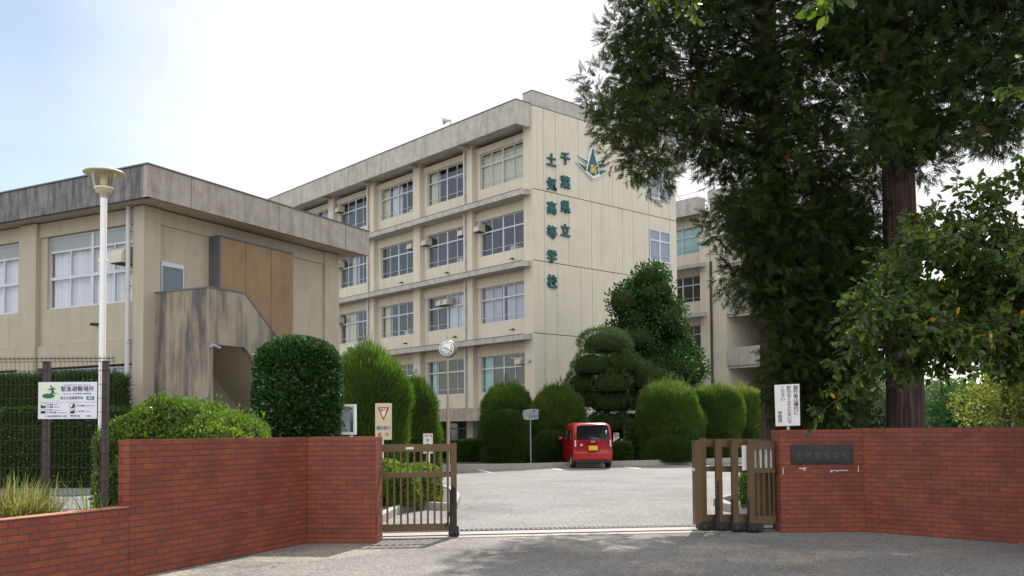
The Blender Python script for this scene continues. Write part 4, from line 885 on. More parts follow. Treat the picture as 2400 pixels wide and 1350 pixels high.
wn = MB(); wn.add([(-.575, .003, 1.055), (.575, .003, 1.055), (.60, .028, 1.25), (.565, .075, 1.545), (.40, .082, 1.585), (-.40, .082, 1.585), (-.565, .075, 1.545), (-.60, .028, 1.25)], [tuple(range(8))]); wn2 = MB()
wn2.add([(x*1.03, y-.045, z) for x, y, z in wn.v]+[(x*1.03, y+.05, z) for x, y, z in wn.v], [tuple(range(8)), tuple(range(15, 7, -1))]+[(i, (i+1) % 8, (i+1) % 8+8, i+8) for i in range(8)]); wn2.build('rear_window', TINT, CAR)
for s_ in (-1, 1):
    for (ya, yb) in ((.62, 1.45), (1.55, 2.35)):
        zt1 = 1.56 if yb < 2 else 1.40
        q4 = [(ya, 1.05), (yb, 1.03), (yb-.12, zt1), (ya+.06, 1.56)]; vs = []
        for off_ in (.012, -.04):
            for yy, z_ in q4:
                xw = .738-(z_-1.03)*.118; vs.append((s_*(xw+off_), yy, z_))
        MB().add(vs, [(0, 1, 2, 3), (7, 6, 5, 4), (0, 1, 5, 4), (1, 2, 6, 5), (2, 3, 7, 6), (3, 0, 4, 7)]).build('side_window', TINT, CAR)
    m = MB(); m.prism([(s_*.60, .74), (s_*.70, .72), (s_*.735, .80), (s_*.705, 1.08), (s_*.64, 1.10), (s_*.60, .9)], -.018, .15, 'y'); m.build('taillight', flat('lens_red', (.25, .02, .03), .2), CAR, .01)
    m = MB(); m.box(s_*.655-.022, s_*.655+.022, -.026, -.019, .80, 1.04); m.build('lamp_lens', flat('lens_clear', (.7, .65, .66), .2), CAR)
    for y_ in (.50, 2.92):
        m = MB(); m.lathe([(.15, -.09), (.255, -.085), (.278, -.06), (.278, .06), (.255, .085), (.15, .09)], (s_*.655, y_, .278), 24, axis='x')
        tr_ = m.build('wheel', M['black'], CAR)
        m = MB(); m.lathe([(.001, .06*s_), (.05, .085*s_), (.19, .075*s_), (.20, .088*s_), (.17, .05*s_)], (s_*.655, y_, .278), 20, axis='x'); m.build('rim', M['silver'], tr_)
    m = MB(); m.lathe([(.001, -.09), (.07, -.07), (.085, 0), (.07, .07), (.001, .09)], (s_*.83, 2.28, 1.08), 10, axis='x'); m.build('mirror', RED, CAR)
    for y_ in (.78, 1.58): MB().box(s_*.742, s_*.752, y_, y_+.16, .90, .93).build('door_handle', RED, CAR)
m = MB(); m.prism([(-.02, .30), (-.05, .34), (-.05, .56), (-.015, .60), (.2, .60), (.2, .30)], -.69, .69, 'x'); m.build('bumper', RED, CAR, .02)
MB().box(-.60, .60, -.02, .15, .21, .298).build('bumper_skirt', M['black'], CAR)
m = MB(); m.box(-.20, .20, -.045, .0, .64, .85); m.build('plate_recess', RED, CAR); MB().box(-.165, .165, -.052, -.046, .665, .83).build('number_plate', flat('plate_yellow', (.62, .46, .02), .5), CAR)
m = MB(); m.tube([(.10, -.03, 1.06), (-.02, -.035, 1.13), (-.46, -.03, 1.125)], .010, 6); m.build('wiper', M['black'], CAR)
m = MB(); m.box(-.055, -.035, -.030, -.010, .94, 1.02); m.box(.035, .055, -.030, -.010, .94, 1.02); m.box(-.035, .035, -.029, -.010, .97, .985); m.build('badge', M['silver'], CAR)
m = MB(); m.box(-.47, -.452, -.030, -.010, .82, .90); m.box(-.415, -.397, -.030, -.010, .82, .90); m.prism([(-.452, .90), (-.44, .90), (-.415, .82), (-.427, .82)], -.029, -.01, 'y'); m.build('badge', M['white'], CAR)
for x, z, r_ in ((.50, 1.36, .035), (.50, 1.28, .028), (-.54, 1.10, .02)):
    m = MB(); m.lathe([(.001, -.030), (r_, -.030), (r_, -.002)], (x, .02 if z > 1.2 else .005, z), 10, axis='y'); m.build('sticker', M['white'], CAR)
# ------------------------------------------------------------------ kerbs and planting beds
def kerb_line(name, label, pts, h=.15, w=.16, cat='kerb', mat='kerb', fill=None, ground=None):
    root = thing(name, label, cat, (pts[0][0], pts[0][1], 0)); V = []; n = len(pts)
    P2 = [Vector((p_[0]-pts[0][0], p_[1]-pts[0][1], 0)) for p_ in pts]; Z = [GZ(p_[1]) for p_ in pts]
    for i, p_ in enumerate(P2):
        d = (P2[min(i+1, n-1)]-P2[max(i-1, 0)]).normalized(); nn_ = Vector((-d.y, d.x, 0))*w/2
        for q_, z in ((-nn_, -.1), (-nn_, h-.01), (-nn_*.85, h), (nn_*.85, h), (nn_, h-.01), (nn_, -.1)): V.append(p_+q_+Vector((0, 0, Z[i]+z)))
    m = MB(); m.add(V, [(i*6+j, i*6+j+1, (i+1)*6+j+1, (i+1)*6+j) for i in range(n-1) for j in range(5)]+[tuple(range(6)), tuple(range(6*n-1, 6*n-7, -1))]); m.build('kerb', M[mat], root)
    return root
A = [lotpt(960, 1105), lotpt(1060, 1102), lotpt(1150, 1100.5), lotpt(1250, 1098.5), lotpt(1350, 1095), lotpt(1440, 1093), lotpt(1540, 1090), lotpt(1640, 1086.5), lotpt(1760, 1083)]
kerb_line('kerb', 'concrete kerb of the long planted bed behind the parked car', A, .20, .18)
m = MB(); back = [(p_[0]+2, p_[1]+7) for p_ in A]; m.add([(p_[0], p_[1]+.05, GZ(p_[1])+.12) for p_ in A]+[(x, y, .40) for x, y in back[::-1]], [tuple(range(len(A)*2))]); tag(m.build('planting_soil', M['soil']), kind='structure')
# bed behind the open left gate
B_ = [(-3.6, 16.2), (-2.35, 16.55), (-1.75, 17.3), (-1.25, 17.75), (-.7, 17.9), (-.25, 17.95), (.05, 18.3), (.1, 19.5), (-.1, 24), (-1, 25.5)]
B_ = [(-4.2, 15.3)]+[tuple(lotpt(x, y)[:2]) for x, y in ((860, 1240), (905, 1216), (940, 1198), (975, 1192), (1015, 1194), (1040, 1196))]+[(-1.2, 19.0), (-1.25, 21), (-1.5, 23), (-2.2, 25)]
kerb_line('kerb', 'curved low concrete kerb round the flower bed behind the left gate', B_, .15, .15)
m = MB(); m.add([(x, y, GZ(y)+.11) for x, y in B_]+[(-5, 25, GZ(25)+.11), (-6, 16, .12)], [tuple(range(len(B_)+2))]); tag(m.build('planting_soil', M['soil']), kind='structure')
ED = thing('bed_edging', 'black corrugated plastic edging round the bushes behind the left gate', 'edging', (-1.9, 18.2, GZ(18)+.1))
m = MB(); pe = [(-4.3, 17.2)]+[tuple(lotpt(x, y)[:2]) for x, y in ((885, 1203), (925, 1186), (952, 1180), (985, 1186), (1008, 1188), (1030, 1183), (1036, 1174))]
acc = []
for a, b_ in zip(pe[:-1], pe[1:]):
    n = max(2, int(math.hypot(b_[0]-a[0], b_[1]-a[1])/.074))
    acc += [(a[0]+(b_[0]-a[0])*i/n, a[1]+(b_[1]-a[1])*i/n) for i in range(n)]
for x, y in acc: m.tube([(x+1.9, y-18.2, 0), (x+1.9, y-18.2, .17)], .036, 7)
m.build('edging', M['black'], ED)
# right bed behind the stacked gate
C_ = [(4.9, 16.6), (4.5, 17.2), (4.2, 18.2), (4.25, 19.5), (4.9, 20.6), (7, 21.5)]
kerb_line('kerb', 'pale kerb of the small bed seen through the telescopic gate', C_, .15, .15)
# ------------------------------------------------------------------ clipped shrubs and hedges
def pxs(x0, x1, ytop, D, zb=None):
    """centre, half width and height of a shrub that spans x0..x1 with its top at ytop"""
    xc = (x0+x1)/2; a = at(x0, 1000, D); b_ = at(x1, 1000, D); zt = at(xc, ytop, D)[2]; g0 = GZ(D)+.1 if zb is None else zb
    return ((a[0]+b_[0])/2, D, g0), (b_[0]-a[0])/2, zt-g0
GS_ = 'clipped conifer shrubs in the school beds'
ROWS = [ # x0,x1,ytop,D, label, mat, top
 (770, 960, 806, 26, 'largest bright green clipped conifer, bulging beside the notice board', 'conifer', None, .60, 2.0),
 (916, 1034, 884, 30.5, 'mid height clipped conifer just left of the clock pole', 'conifer', None, .60, 2.1),
 (1122, 1252, 893, 39.0, 'tall rounded conifer directly right of the entrance canopy', 'conifer', None, .62, 2.3),
 (1240, 1374, 902, 38.4, 'rounded conifer between the faded sign and the cloud pruned tree', 'conifer', None, .62, 2.2),
 (1490, 1650, 896, 38.0, 'wide rounded conifer with yellowed top right of the parked car', 'conifer', 'variegated', .66, 2.4),
 (1602, 1742, 899, 39.5, 'rounded conifer with yellowed top, second to the right of the car', 'conifer', 'variegated', .64, 2.3),
 (1682, 1795, 903, 41.5, 'narrower rounded conifer behind the telescopic gate', 'conifer', 'variegated', .62, 2.3),
 (1742, 1836, 908, 43.5, 'rightmost clipped conifer, partly behind the cedar foliage', 'conifer', None, .62, 2.2)]
for i, (x0, x1, yt, D, lab, mt, tp, zs, p_) in enumerate(ROWS):
    c_, rx, H_ = pxs(x0+4, x1-4, yt+8, D)
    shrub('clipped_conifer', lab, 'shrub', c_, (rx, rx*.95), H_, M[mt], 100+i, n=int(5200*rx*H_), size=.21, width=.020, up=1.0, amp=.10, shag=.34, rb=.88, zs=zs, p=p_, freq=3.1, group=GS_, topmat=M[tp] if tp else None, topz=.86, jit=.30, core=.92)
c_, rx, H_ = pxs(1131, 1241, 962, 37.4); shrub('clipped_conifer', 'low dark dome of conifer in front of the shrub beside the entrance canopy', 'shrub', c_, (rx, rx*.8), H_, M['conifer_dark'], 120, n=16000, size=.15, width=.018, up=.7, amp=.04, rb=.95, zs=.5, group=GS_)
c_, rx, H_ = pxs(1250, 1330, 1010, 37.2); shrub('clipped_conifer', 'low dark dome of conifer beside the front of the red car', 'shrub', c_, (rx, rx*.8), H_, M['conifer_dark'], 121, n=9000, size=.15, width=.018, up=.7, amp=.04, rb=.95, zs=.5, group=GS_)
c_, rx, H_ = pxs(1520, 1620, 1020, 37.0); shrub('clipped_conifer', 'low dark dome of conifer at the foot of the wide yellow topped shrub', 'shrub', c_, (rx, rx*.7), H_, M['conifer_dark'], 122, n=9000, size=.15, width=.018, up=.7, amp=.05, rb=.95, zs=.5, group=GS_)
# round camellia
c_, rx, H_ = pxs(598, 796, 790, 19, zb=0)
shrub('round_camellia', 'big dark glossy camellia clipped to a round drum behind the brick wall', 'shrub', (c_[0], c_[1], 0), (rx, rx), H_-1.42, M['camellia'], 130, n=15000, tmpl=LEAF, size=.11, width=.5, up=.3, amp=.035, rb=.90, zs=.70, p=2.5, jit=.55, core=.93, trunk=1.42)
# azaleas along the wall
for i, (x0, x1, yt, D, lab, mt, H2) in enumerate([(258, 556, 942, 15.2, 'tall bright green azalea mound behind the left brick wall', 'azalea', 0), (400, 640, 974, 14.9, 'lower azalea mound in front of the round camellia', 'azalea', 0), (250, 345, 990, 15.6, 'small azalea at the end of the mesh fence by the lamp post', 'azalea', 0)]):
    c_, rx, H_ = pxs(x0, x1, yt, D, zb=0)
    shrub('azalea_bush', lab, 'shrub', c_, (rx, .75+.12*i), H_, M[mt], 140+i, n=[19000, 12000, 6000][i], tmpl=LEAF, size=.06, width=.5, up=.9, amp=.11, rb=.97, zs=.72, p=2.2, freq=4.2, jit=.8, core=.90, shag=.16, group='azaleas behind the left wall')
# two-tier hedge behind the fence
def hedge(name, label, x0, x1, y0, y1, z1, mt, seed, n, tmpl, size, width, z0=0., up=.8):
    g = np.random.default_rng(seed); L_ = x1-x0; Dp = y1-y0; H_ = z1-z0; areas = np.array([L_*H_, L_*Dp, Dp*H_, L_*H_*.3]); k = g.choice(4, n, p=areas/areas.sum())
    u, v = g.uniform(0, 1, n), g.uniform(0, 1, n)
    P = np.stack([np.where(k == 2, L_, u*L_), np.where(k == 0, 0, np.where(k == 3, Dp, np.where(k == 2, u*Dp, v*Dp))), np.where(k == 1, H_, v*H_)], 1)
    Nn = np.stack([(k == 2)*1., (k == 3)*1.-(k == 0)*1., (k == 1)*1.], 1); P = P+Nn*(lump(P, seed, .07, 2.2)-g.uniform(0, .08, n))[:, None]
    D = Nn*.8+np.array([0, 0, up])+g.normal(size=(n, 3))*.5; s = size*g.uniform(.6, 1.4, n)
    V, Fc = scatter(tmpl, P, basis(D), s*width if tmpl is LEAF else s*width/size, s)
    t = np.repeat(np.clip(g.uniform(0, .8, n)+lump(P, seed+2, .2, 1.5), 0, .93), len(tmpl[0])); mi = np.zeros(len(Fc))
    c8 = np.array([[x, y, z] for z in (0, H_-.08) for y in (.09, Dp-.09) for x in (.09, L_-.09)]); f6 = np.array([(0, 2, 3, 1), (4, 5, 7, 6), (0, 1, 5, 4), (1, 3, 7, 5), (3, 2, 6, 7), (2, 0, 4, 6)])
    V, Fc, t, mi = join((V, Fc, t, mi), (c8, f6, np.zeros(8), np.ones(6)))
    root = thing(name, label, 'hedge', (x0, y0, z0)); nmesh('foliage', V, Fc, [M[mt], M['core']], t, root, mi)
a = at(-150, 1000, 26.6); b_ = at(248, 1000, 26.6); hedge('conifer_hedge', 'dark conifer hedge with soft top in front of the annex windows', a[0]-3, b_[0]+.1, 27.0, 28.1, at(120, 884, 27)[2], 'conifer_dark', 151, 26000, BLADE, .2, .022, 0, 1.3)
a = at(250, 1000, 25.6); hedge('camellia_hedge', 'dark leafy lower hedge behind the mesh fence', at(-150, 1000, 25.9)[0]-3, a[0]+.3, 25.9, 26.8, at(120, 956, 26)[2], 'hedge', 152, 22000, LEAF, .085, .5, 0, .3)
# small hedge by the entrance, bushes by the gates
a = lotpt(1060, 1096); hedge('low_hedge', 'low clipped box hedge in front of the entrance canopy', -4.6, -1.3, 37.9, 38.8, 1.25, 'hedge', 153, 9000, LEAF, .085, .5, .35, .5)
for i, (x0, x1, yt, D, lab, mt) in enumerate([(880, 945, 1078, 19.4, 'leafy green bush behind the left gate beside the slow sign', 'mixed'), (930, 1032, 1084, 19.6, 'yellow green bush in the bed at the free end of the left gate', 'mixed'), (905, 985, 1100, 18.9, 'low spreading bush in front of the yellow green one', 'mixed')]):
    c_, rx, H_ = pxs(x0, x1, yt, D, zb=GZ(19)+.1)
    shrub('bed_bush', lab, 'shrub', c_, (rx, .55), H_, M[mt], 160+i, n=5200, tmpl=LEAF, size=.085, width=.45, up=.7, amp=.09, rb=1.0, zs=.6, p=2.2, freq=4, jit=.8, core=.82, group='bushes behind the left gate')
for i, (x0, x1, yt, D, lab) in enumerate([(1735, 1778, 1092, 17.6, 'thin bush with pale stems seen through the telescopic gate'), (1775, 1840, 1085, 18.2, 'yellow green bush hard against the right brick pillar')]):
    c_, rx, H_ = pxs(x0, x1, yt, D, zb=GZ(18)+.1)
    shrub('bed_bush', lab, 'shrub', c_, (rx, .4), H_, M['mixed'], 165+i, n=2600, tmpl=LEAF, size=.08, width=.45, up=.7, amp=.12, rb=.7, zs=.6, p=2.2, freq=4, jit=.8, core=.6, group='bushes behind the right gate')
for i, (x0, x1, yt, D, lab) in enumerate([(1436, 1480, 1034, 37.3, 'small square clipped shrub immediately right of the red car'), (1462, 1520, 985, 38.6, 'dark leafy shrub between the small square shrub and the yellow topped conifers')]):
    c_, rx, H_ = pxs(x0, x1, yt, D)
    shrub('bed_shrub', lab, 'shrub', c_, (rx, rx*.8), H_, M['hedge' if i == 0 else 'maki'], 170+i, n=4500, tmpl=LEAF, size=.10, width=.5, up=.5, amp=.08, rb=.95, zs=.75, p=2.6, jit=.6, core=.9)
# cloud pruned pine: flattened pads on a branching trunk
CL = [(1418, 812, 66, 36, 0), (1385, 862, 52, 34, -.4), (1455, 858, 50, 34, -.3), (1500, 893, 58, 40, .5), (1368, 905, 48, 34, .1), (1432, 905, 52, 36, -.5), (1365, 940, 46, 30, .2), (1430, 948, 54, 34, -.2), (1500, 945, 50, 38, .6), (1425, 1000, 62, 34, -.1), (1395, 1045, 40, 24, .3), (1480, 1010, 40, 44, .9), (1545, 900, 46, 26, .8), (1340, 918, 22, 14, .2)]
bp = at(1425, 1085, 40.2); CP = thing('cloud_pruned_tree', 'dark podocarpus pruned into rounded cloud pads behind the red car', 'tree', (bp[0], 40.2, .4))
Ps, Ns, rs_, cores = [], [], [], []; g = np.random.default_rng(5); cv = []; cf = []
for j, (x, y, rx, rz, dy) in enumerate(CL):
    D = 40.2+dy; c0 = at(x, y, D)-np.array([bp[0], 40.2, .4]); k = D/F; n = int(900*(rx/50)**2)*2
    d = unit(g.normal(size=(n, 3))); d[:, 2] = np.abs(d[:, 2])*1.0-.35*(g.uniform(0, 1, n) < .3); d = unit(d); R3 = np.array([rx*k*.93, rx*k*.85, rz*k*1.16])
    Ps.append(c0+d*R3*(1+lump(d, j, .12, 3))[:, None]*g.uniform(.9, 1.03, (n, 1))); Ns.append(d)
    uu = np.linspace(0, 2*math.pi, 16, endpoint=False)
    o_ = sum(len(v) for v in cv)
    V_ = np.array([c0+np.array([math.cos(u_)*math.cos(v_), math.sin(u_)*math.cos(v_), max(math.sin(v_), -.45)])*R3*.82 for v_ in np.linspace(-math.pi/2, math.pi/2, 9) for u_ in uu]); cv.append(V_)
    cf += [(o_+a_*16+b2, o_+a_*16+(b2+1) % 16, o_+(a_+1)*16+(b2+1) % 16, o_+(a_+1)*16+b2) for a_ in range(8) for b2 in range(16)]
P = np.concatenate(Ps); Dn = np.concatenate(Ns)+np.array([0, 0, .5])+g.normal(size=(len(P), 3))*.35; s_ = .14*g.uniform(.6, 1.3, len(P))
V, Fc = scatter(BLADE, P, basis(Dn), s_*.16, s_); t = np.repeat(np.clip(g.uniform(0, .85, len(P))+lump(P, 8, .15, 1.5), 0, .93), 4)
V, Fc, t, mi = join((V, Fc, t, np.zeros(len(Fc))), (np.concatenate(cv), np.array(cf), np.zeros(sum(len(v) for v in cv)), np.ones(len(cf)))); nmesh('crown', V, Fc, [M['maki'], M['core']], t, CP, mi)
m = MB(); m.tube([(0, 0, -.1), (.12, 0, 1.2), (-.15, 0, 2.4), (.05, 0, 3.8), (-.05, 0, 4.6)], [.17, .15, .12, .09, .05], 9)
for c0 in [at(x, y, 40.2+dy)-np.array([bp[0], 40.2, .4]) for x, y, _, _, dy in CL]: m.tube([(0, 0, max(.3, c0[2]-.7)), (c0[0]*.5, c0[1]*.5, c0[2]-.35), tuple(c0)], [.07, .05, .03], 6)
m.build('trunk', M['twig'], CP)
# ------------------------------------------------------------------ trees
def in_poly(pts, n, g):
    pts = np.array(pts, float); lo, hi = pts.min(0), pts.max(0); out = []
    while len(out) < n:
        x, y = g.uniform(lo, hi); c_ = False; j = len(pts)-1
        for i in range(len(pts)):
            if (pts[i, 1] > y) != (pts[j, 1] > y) and x < (pts[j, 0]-pts[i, 0])*(y-pts[i, 1])/(pts[j, 1]-pts[i, 1])+pts[i, 0]: c_ = not c_
            j = i
        if c_: out.append((x, y))
    return out
def crown_tree(name, label, base, D, poly_, nc, rad, n_per, tmpl, size, mat, seed, depth, flat_=.8, updir=(0, 0, 0), jit=.5, trunk=None, cat='tree', barkmat='trunk', group=None, limb=True, surf=.5, tw=None, extra=None, core=0.):
    """a tree whose crown is many leafy clumps grown through the crown's volume, each clump on its own limb"""
    g = np.random.default_rng(seed); base = np.array(base, float); C_ = []
    for x, y in in_poly(poly_, nc, g): C_.append(at(x, y, D+g.uniform(-depth, depth)*.9)-base)
    for q_ in (extra or []): C_.append(np.array(q_)-base)
    rr = [rad*g.uniform(.65, 1.25) for _ in C_]
    root = thing(name, label, cat, tuple(base), 0, group)
    if tw: tmpl_w[id(tmpl)] = tw
    V, Fc, t, mi = clump_set(C_, rr, n_per, tmpl, size, updir, 1., flat_, seed, surf, jit); mats = [mat]
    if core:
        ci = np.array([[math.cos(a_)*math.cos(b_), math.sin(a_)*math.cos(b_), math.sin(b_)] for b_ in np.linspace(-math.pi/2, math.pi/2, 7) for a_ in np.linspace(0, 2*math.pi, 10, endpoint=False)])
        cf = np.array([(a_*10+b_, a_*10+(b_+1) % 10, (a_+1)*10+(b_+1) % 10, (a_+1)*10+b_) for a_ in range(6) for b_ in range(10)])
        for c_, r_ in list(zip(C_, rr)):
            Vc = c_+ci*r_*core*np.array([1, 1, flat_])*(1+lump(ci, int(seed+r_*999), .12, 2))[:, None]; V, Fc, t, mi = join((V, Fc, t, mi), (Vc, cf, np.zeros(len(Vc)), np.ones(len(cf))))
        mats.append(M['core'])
    nmesh('crown', V, Fc, mats, t, root, mi)
    if trunk:
        m = MB(); m.tube(trunk[0], trunk[1], 14)
        if limb:
            tp = [Vector(p_) for p_ in trunk[0]]
            for c_ in C_[::3]:
                zz = c_[2]-math.hypot(c_[0], c_[1])*.15; best = min(tp, key=lambda p_: abs(p_.z-zz)); a0 = (best.x, best.y, min(max(zz, .5), tp[-1].z)); c_ = tuple(c_)
                # stand on the trunk line at that height
                for i in range(len(tp)-1):
                    if tp[i].z <= a0[2] <= tp[i+1].z:
                        f = (a0[2]-tp[i].z)/max(tp[i+1].z-tp[i].z, 1e-6); pt = tp[i].lerp(tp[i+1], f); a0 = (pt.x, pt.y, pt.z); break
                mid = tuple((a0[i]+c_[i])/2+(.15 if i == 2 else g.uniform(-.15, .15)) for i in range(3)); m.tube([a0, mid, c_], [.045, .026, .008], 5, cap=False)
        m.build('trunk', M[barkmat], root)
    return root
SP = spray_template(13, 3)
SP2 = spray_template(9, 9)
p1 = [(1540, -260), (1460, -60), (1475, 20), (1420, 90), (1388, 165), (1405, 250), (1435, 330), (1465, 400), (1510, 425), (1555, 430), (1590, 350), (1640, 355), (1690, 420), (1685, 560), (1702, 640), (1730, 680), (1825, 715), (1850, 800), (1858, 880), (1870, 975), (1985, 990), (2030, 930), (2020, 800), (2035, 640), (2060, 480), (2075, 330), (2050, 100), (2050, -260)]
b1 = np.array([at(1830, 1000, 19.6)[0], 19.6, .2])
tr1 = [(0, 0, -.2), (-.02, 0, 2), (-.05, 0, 4), (-.12, 0, 7), (-.18, 0, 9), (-.2, 0, 12), (-.2, 0, 16.5)]
g_ = np.random.default_rng(77)
top1 = [(b1[0]+g_.uniform(-1.5, 1.5)*(1.5-.11*(z-11)), b1[1]+g_.uniform(-1.5, 1.5)*(1.7-.12*(z-11)), z) for z in g_.uniform(11, 18, 46)]
top1 += [tuple(at(x, y, 18.2+g_.uniform(-.5, .5))) for x, y in in_poly([(1750, 500), (1795, 700), (1860, 960), (1960, 985), (2010, 800), (2000, 500)], 150, g_)]
top1 += [tuple(at(x, y, 18.4+g_.uniform(-.4, .4))) for x, y in in_poly([(1835, 800), (1865, 960), (1960, 985), (1960, 800)], 70, g_)]
crown_tree('cedar_tree', 'tall dark feathery cedar hanging over the end wall, foliage down to the brick wall', b1, 19.6, p1, 450, .48, 350, SP, .25, M['cedar'], 201, 2.1, .85, (0, -.1, -.25), .55, (tr1, [.42, .38, .36, .30, .26, .18, .05]), extra=top1)
p2 = [(2010, -260), (1985, 60), (2010, 230), (2060, 380), (2150, 420), (2205, 415), (2215, 350), (2260, 320), (2285, 385), (2325, 370), (2335, 300), (2400, 265), (2600, 230), (2600, -260)]
b2 = np.array([at(2121, 1000, 18.0)[0], 18.0, .2])
top2 = [(b2[0]+.6+g_.normal()*(2.6-.16*(z-11)), b2[1]+g_.normal()*(2.2-.14*(z-11)), z) for z in g_.uniform(10.5, 17, 46)]
tr2 = [(0, 0, -.2), (0, 0, .6), (.02, 0, 2), (.0, 0, 4), (-.02, 0, 7), (-.02, 0, 9), (0, 0, 12), (0, 0, 16)]
crown_tree('cedar_tree', 'second cedar with a thick bare trunk standing right behind the brick wall', b2, 18., p2, 245, .50, 360, SP, .25, M['cedar'], 202, 2.2, .85, (0, -.1, -.25), .55, (tr2, [.40, .37, .35, .33, .29, .25, .18, .05]), extra=top2)
# evergreen broadleaf behind the clipped shrubs
p3 = [(1450, 730), (1475, 690), (1500, 655), (1545, 640), (1580, 665), (1595, 730), (1610, 790), (1625, 830), (1640, 870), (1600, 890), (1480, 890), (1450, 830), (1440, 780)]
b3 = np.array([at(1540, 1000, 44)[0], 44, .3])
crown_tree('evergreen_tree', 'dense dark broadleaf evergreen against the end wall of the school', b3, 44, p3, 62, .80, 520, LEAF, .17, M['broad'], 203, 1.4, .9, (0, 0, .2), .6, ([(0, 0, 0), (0, 0, 3), (.1, 0, 6), (0, 0, 8)], [.22, .18, .12, .04]), barkmat='twig', tw=.45, surf=.75, core=.72, extra=[at(x, y, 44) for x, y in ((1540, 700), (1540, 760), (1530, 820), (1570, 850), (1500, 860))])
M['cherry_bark'] = M['twig']
# cherry at the right: trunk outside the picture, limbs reaching over the wall
b4 = np.array([6.95, 11.9, 0.])
def leafy(name, root, limbs, nleaf, size, seed, spread=.28, mat='cherry', droop=-.35):
    """twigs along limbs (polylines in world space), leaves hung along every twig"""
    g = np.random.default_rng(seed); P = []; D = []; m = MB(); off = np.array(root.location)
    for pts, r_ in limbs:
        pts = [np.array(p_, float)-off for p_ in pts]; m.tube([tuple(p_) for p_ in pts], [r_*(1-.75*i/(len(pts)-1)) for i in range(len(pts))], 6)
        seg = [np.linalg.norm(b-a) for a, b in zip(pts[:-1], pts[1:])]; Lt = sum(seg); nt_ = max(3, int(Lt/.10))
        for k in range(nt_):
            u_ = g.uniform(.12, 1)*Lt; i = 0
            while i < len(seg)-1 and u_ > seg[i]: u_ -= seg[i]; i += 1
            a = pts[i]+(pts[i+1]-pts[i])*min(u_/seg[i], 1); d = unit(unit(pts[i+1]-pts[i])*.6+g.normal(size=3)*.75+np.array([0, 0, -.05])); ln = g.uniform(.6, 1.4)*spread
            e = a+d*ln+np.array([0, 0, -.12*ln]); m.tube([tuple(a), tuple((a+e)/2+np.array([0, 0, .02])), tuple(e)], [.005, .004, .002], 4, cap=False)
            for j in range(nleaf):
                f = (j+.5)/nleaf; P.append(a+(e-a)*f+g.normal(size=3)*.008); D.append(d*.5+g.normal(size=3)*.55+np.array([0, 0, droop]))
    m.build('twigs', M['twig'], root); P = np.array(P); D = np.array(D); s_ = size*g.uniform(.6, 1.3, len(P))
    V, Fc = scatter(LEAF, P, basis(D), s_*.52, s_); t = np.repeat(np.clip(g.uniform(0, 1, len(P))**1.0, 0, 1), 6); t = np.where(t > .93, np.where(t > .988, 1., .93), t)
    nmesh('foliage', V, Fc, M[mat], t, root); return len(P)
CT = thing('cherry_tree', 'leafy cherry with a few yellow leaves reaching over the right brick wall', 'tree', tuple(b4))
m = MB(); m.tube([(0, 0, -.1), (.02, .1, 1.2), (.1, 0, 2.4), (.35, -.3, 3.6), (.6, -.9, 5.2), (.4, -2.4, 6.4)], [.19, .16, .14, .11, .08, .05], 12); 
for q_ in (at(1900, -420, 7.2), at(2060, -300, 6.2), at(2560, 60, 7.2), at(2560, 160, 7.2)):
    e_ = Vector(tuple(q_-b4)); a_ = Vector((.45, -2.2, 6.25)); 
    if e_.z < 5.6: a_ = Vector((.6, -.9, 5.2))
    m.tube([a_, a_.lerp(e_, .5)+Vector((0, 0, .25)), e_], [.05, .035, .018], 7)
m.build('trunk', M['twig'], CT)
g_ = np.random.default_rng(31); limbs = []
ends = [(2100, 500), (2085, 560), (2040, 650), (2000, 700), (1975, 760), (1950, 830), (1935, 855), (2010, 880), (1925, 965), (2060, 790), (2100, 700), (2120, 620), (2180, 500), (2200, 560), (2250, 470), (2300, 490), (2350, 450), (2160, 680), (2200, 740), (2150, 800), (2230, 820), (2120, 860), (2180, 880), (2280, 800), (2300, 870), (2340, 760), (2260, 640), (2320, 600), (2380, 680), (2080, 910), (2050, 600), (2140, 560), (2220, 660), (2370, 540), (2090, 750), (2030, 740), (2180, 620), (2290, 560), (2240, 720), (2395, 430), (2390, 380), (1985, 800), (2010, 830), (2040, 860), (2000, 760), (2060, 690), (2020, 690), (2070, 640), (2110, 500), (2150, 480), (2230, 440), (2280, 430), (2330, 430), (2110, 780), (2160, 740), (2050, 740), (2340, 660), (2380, 600), (2210, 780), (2090, 830)]
for i, (x, y) in enumerate(ends):
    D = g_.uniform(9.4, 11.9); e = at(x, y, D); s0 = b4+np.array([-.15+g_.normal()*.08, g_.normal()*.1, 2.0+g_.uniform(0, 1.4)])
    mid = s0*.5+e*.5+np.array([g_.normal()*.15, g_.normal()*.25, .28+g_.normal()*.1]); q1 = s0*.25+mid*.75+np.array([0, 0, .05]); q3 = mid*.4+e*.6+np.array([0, 0, .12])
    limbs.append(([s0, q1, q3, e], .020))
nL = leafy('cherry', CT, limbs, 14, .090, 301, .28)
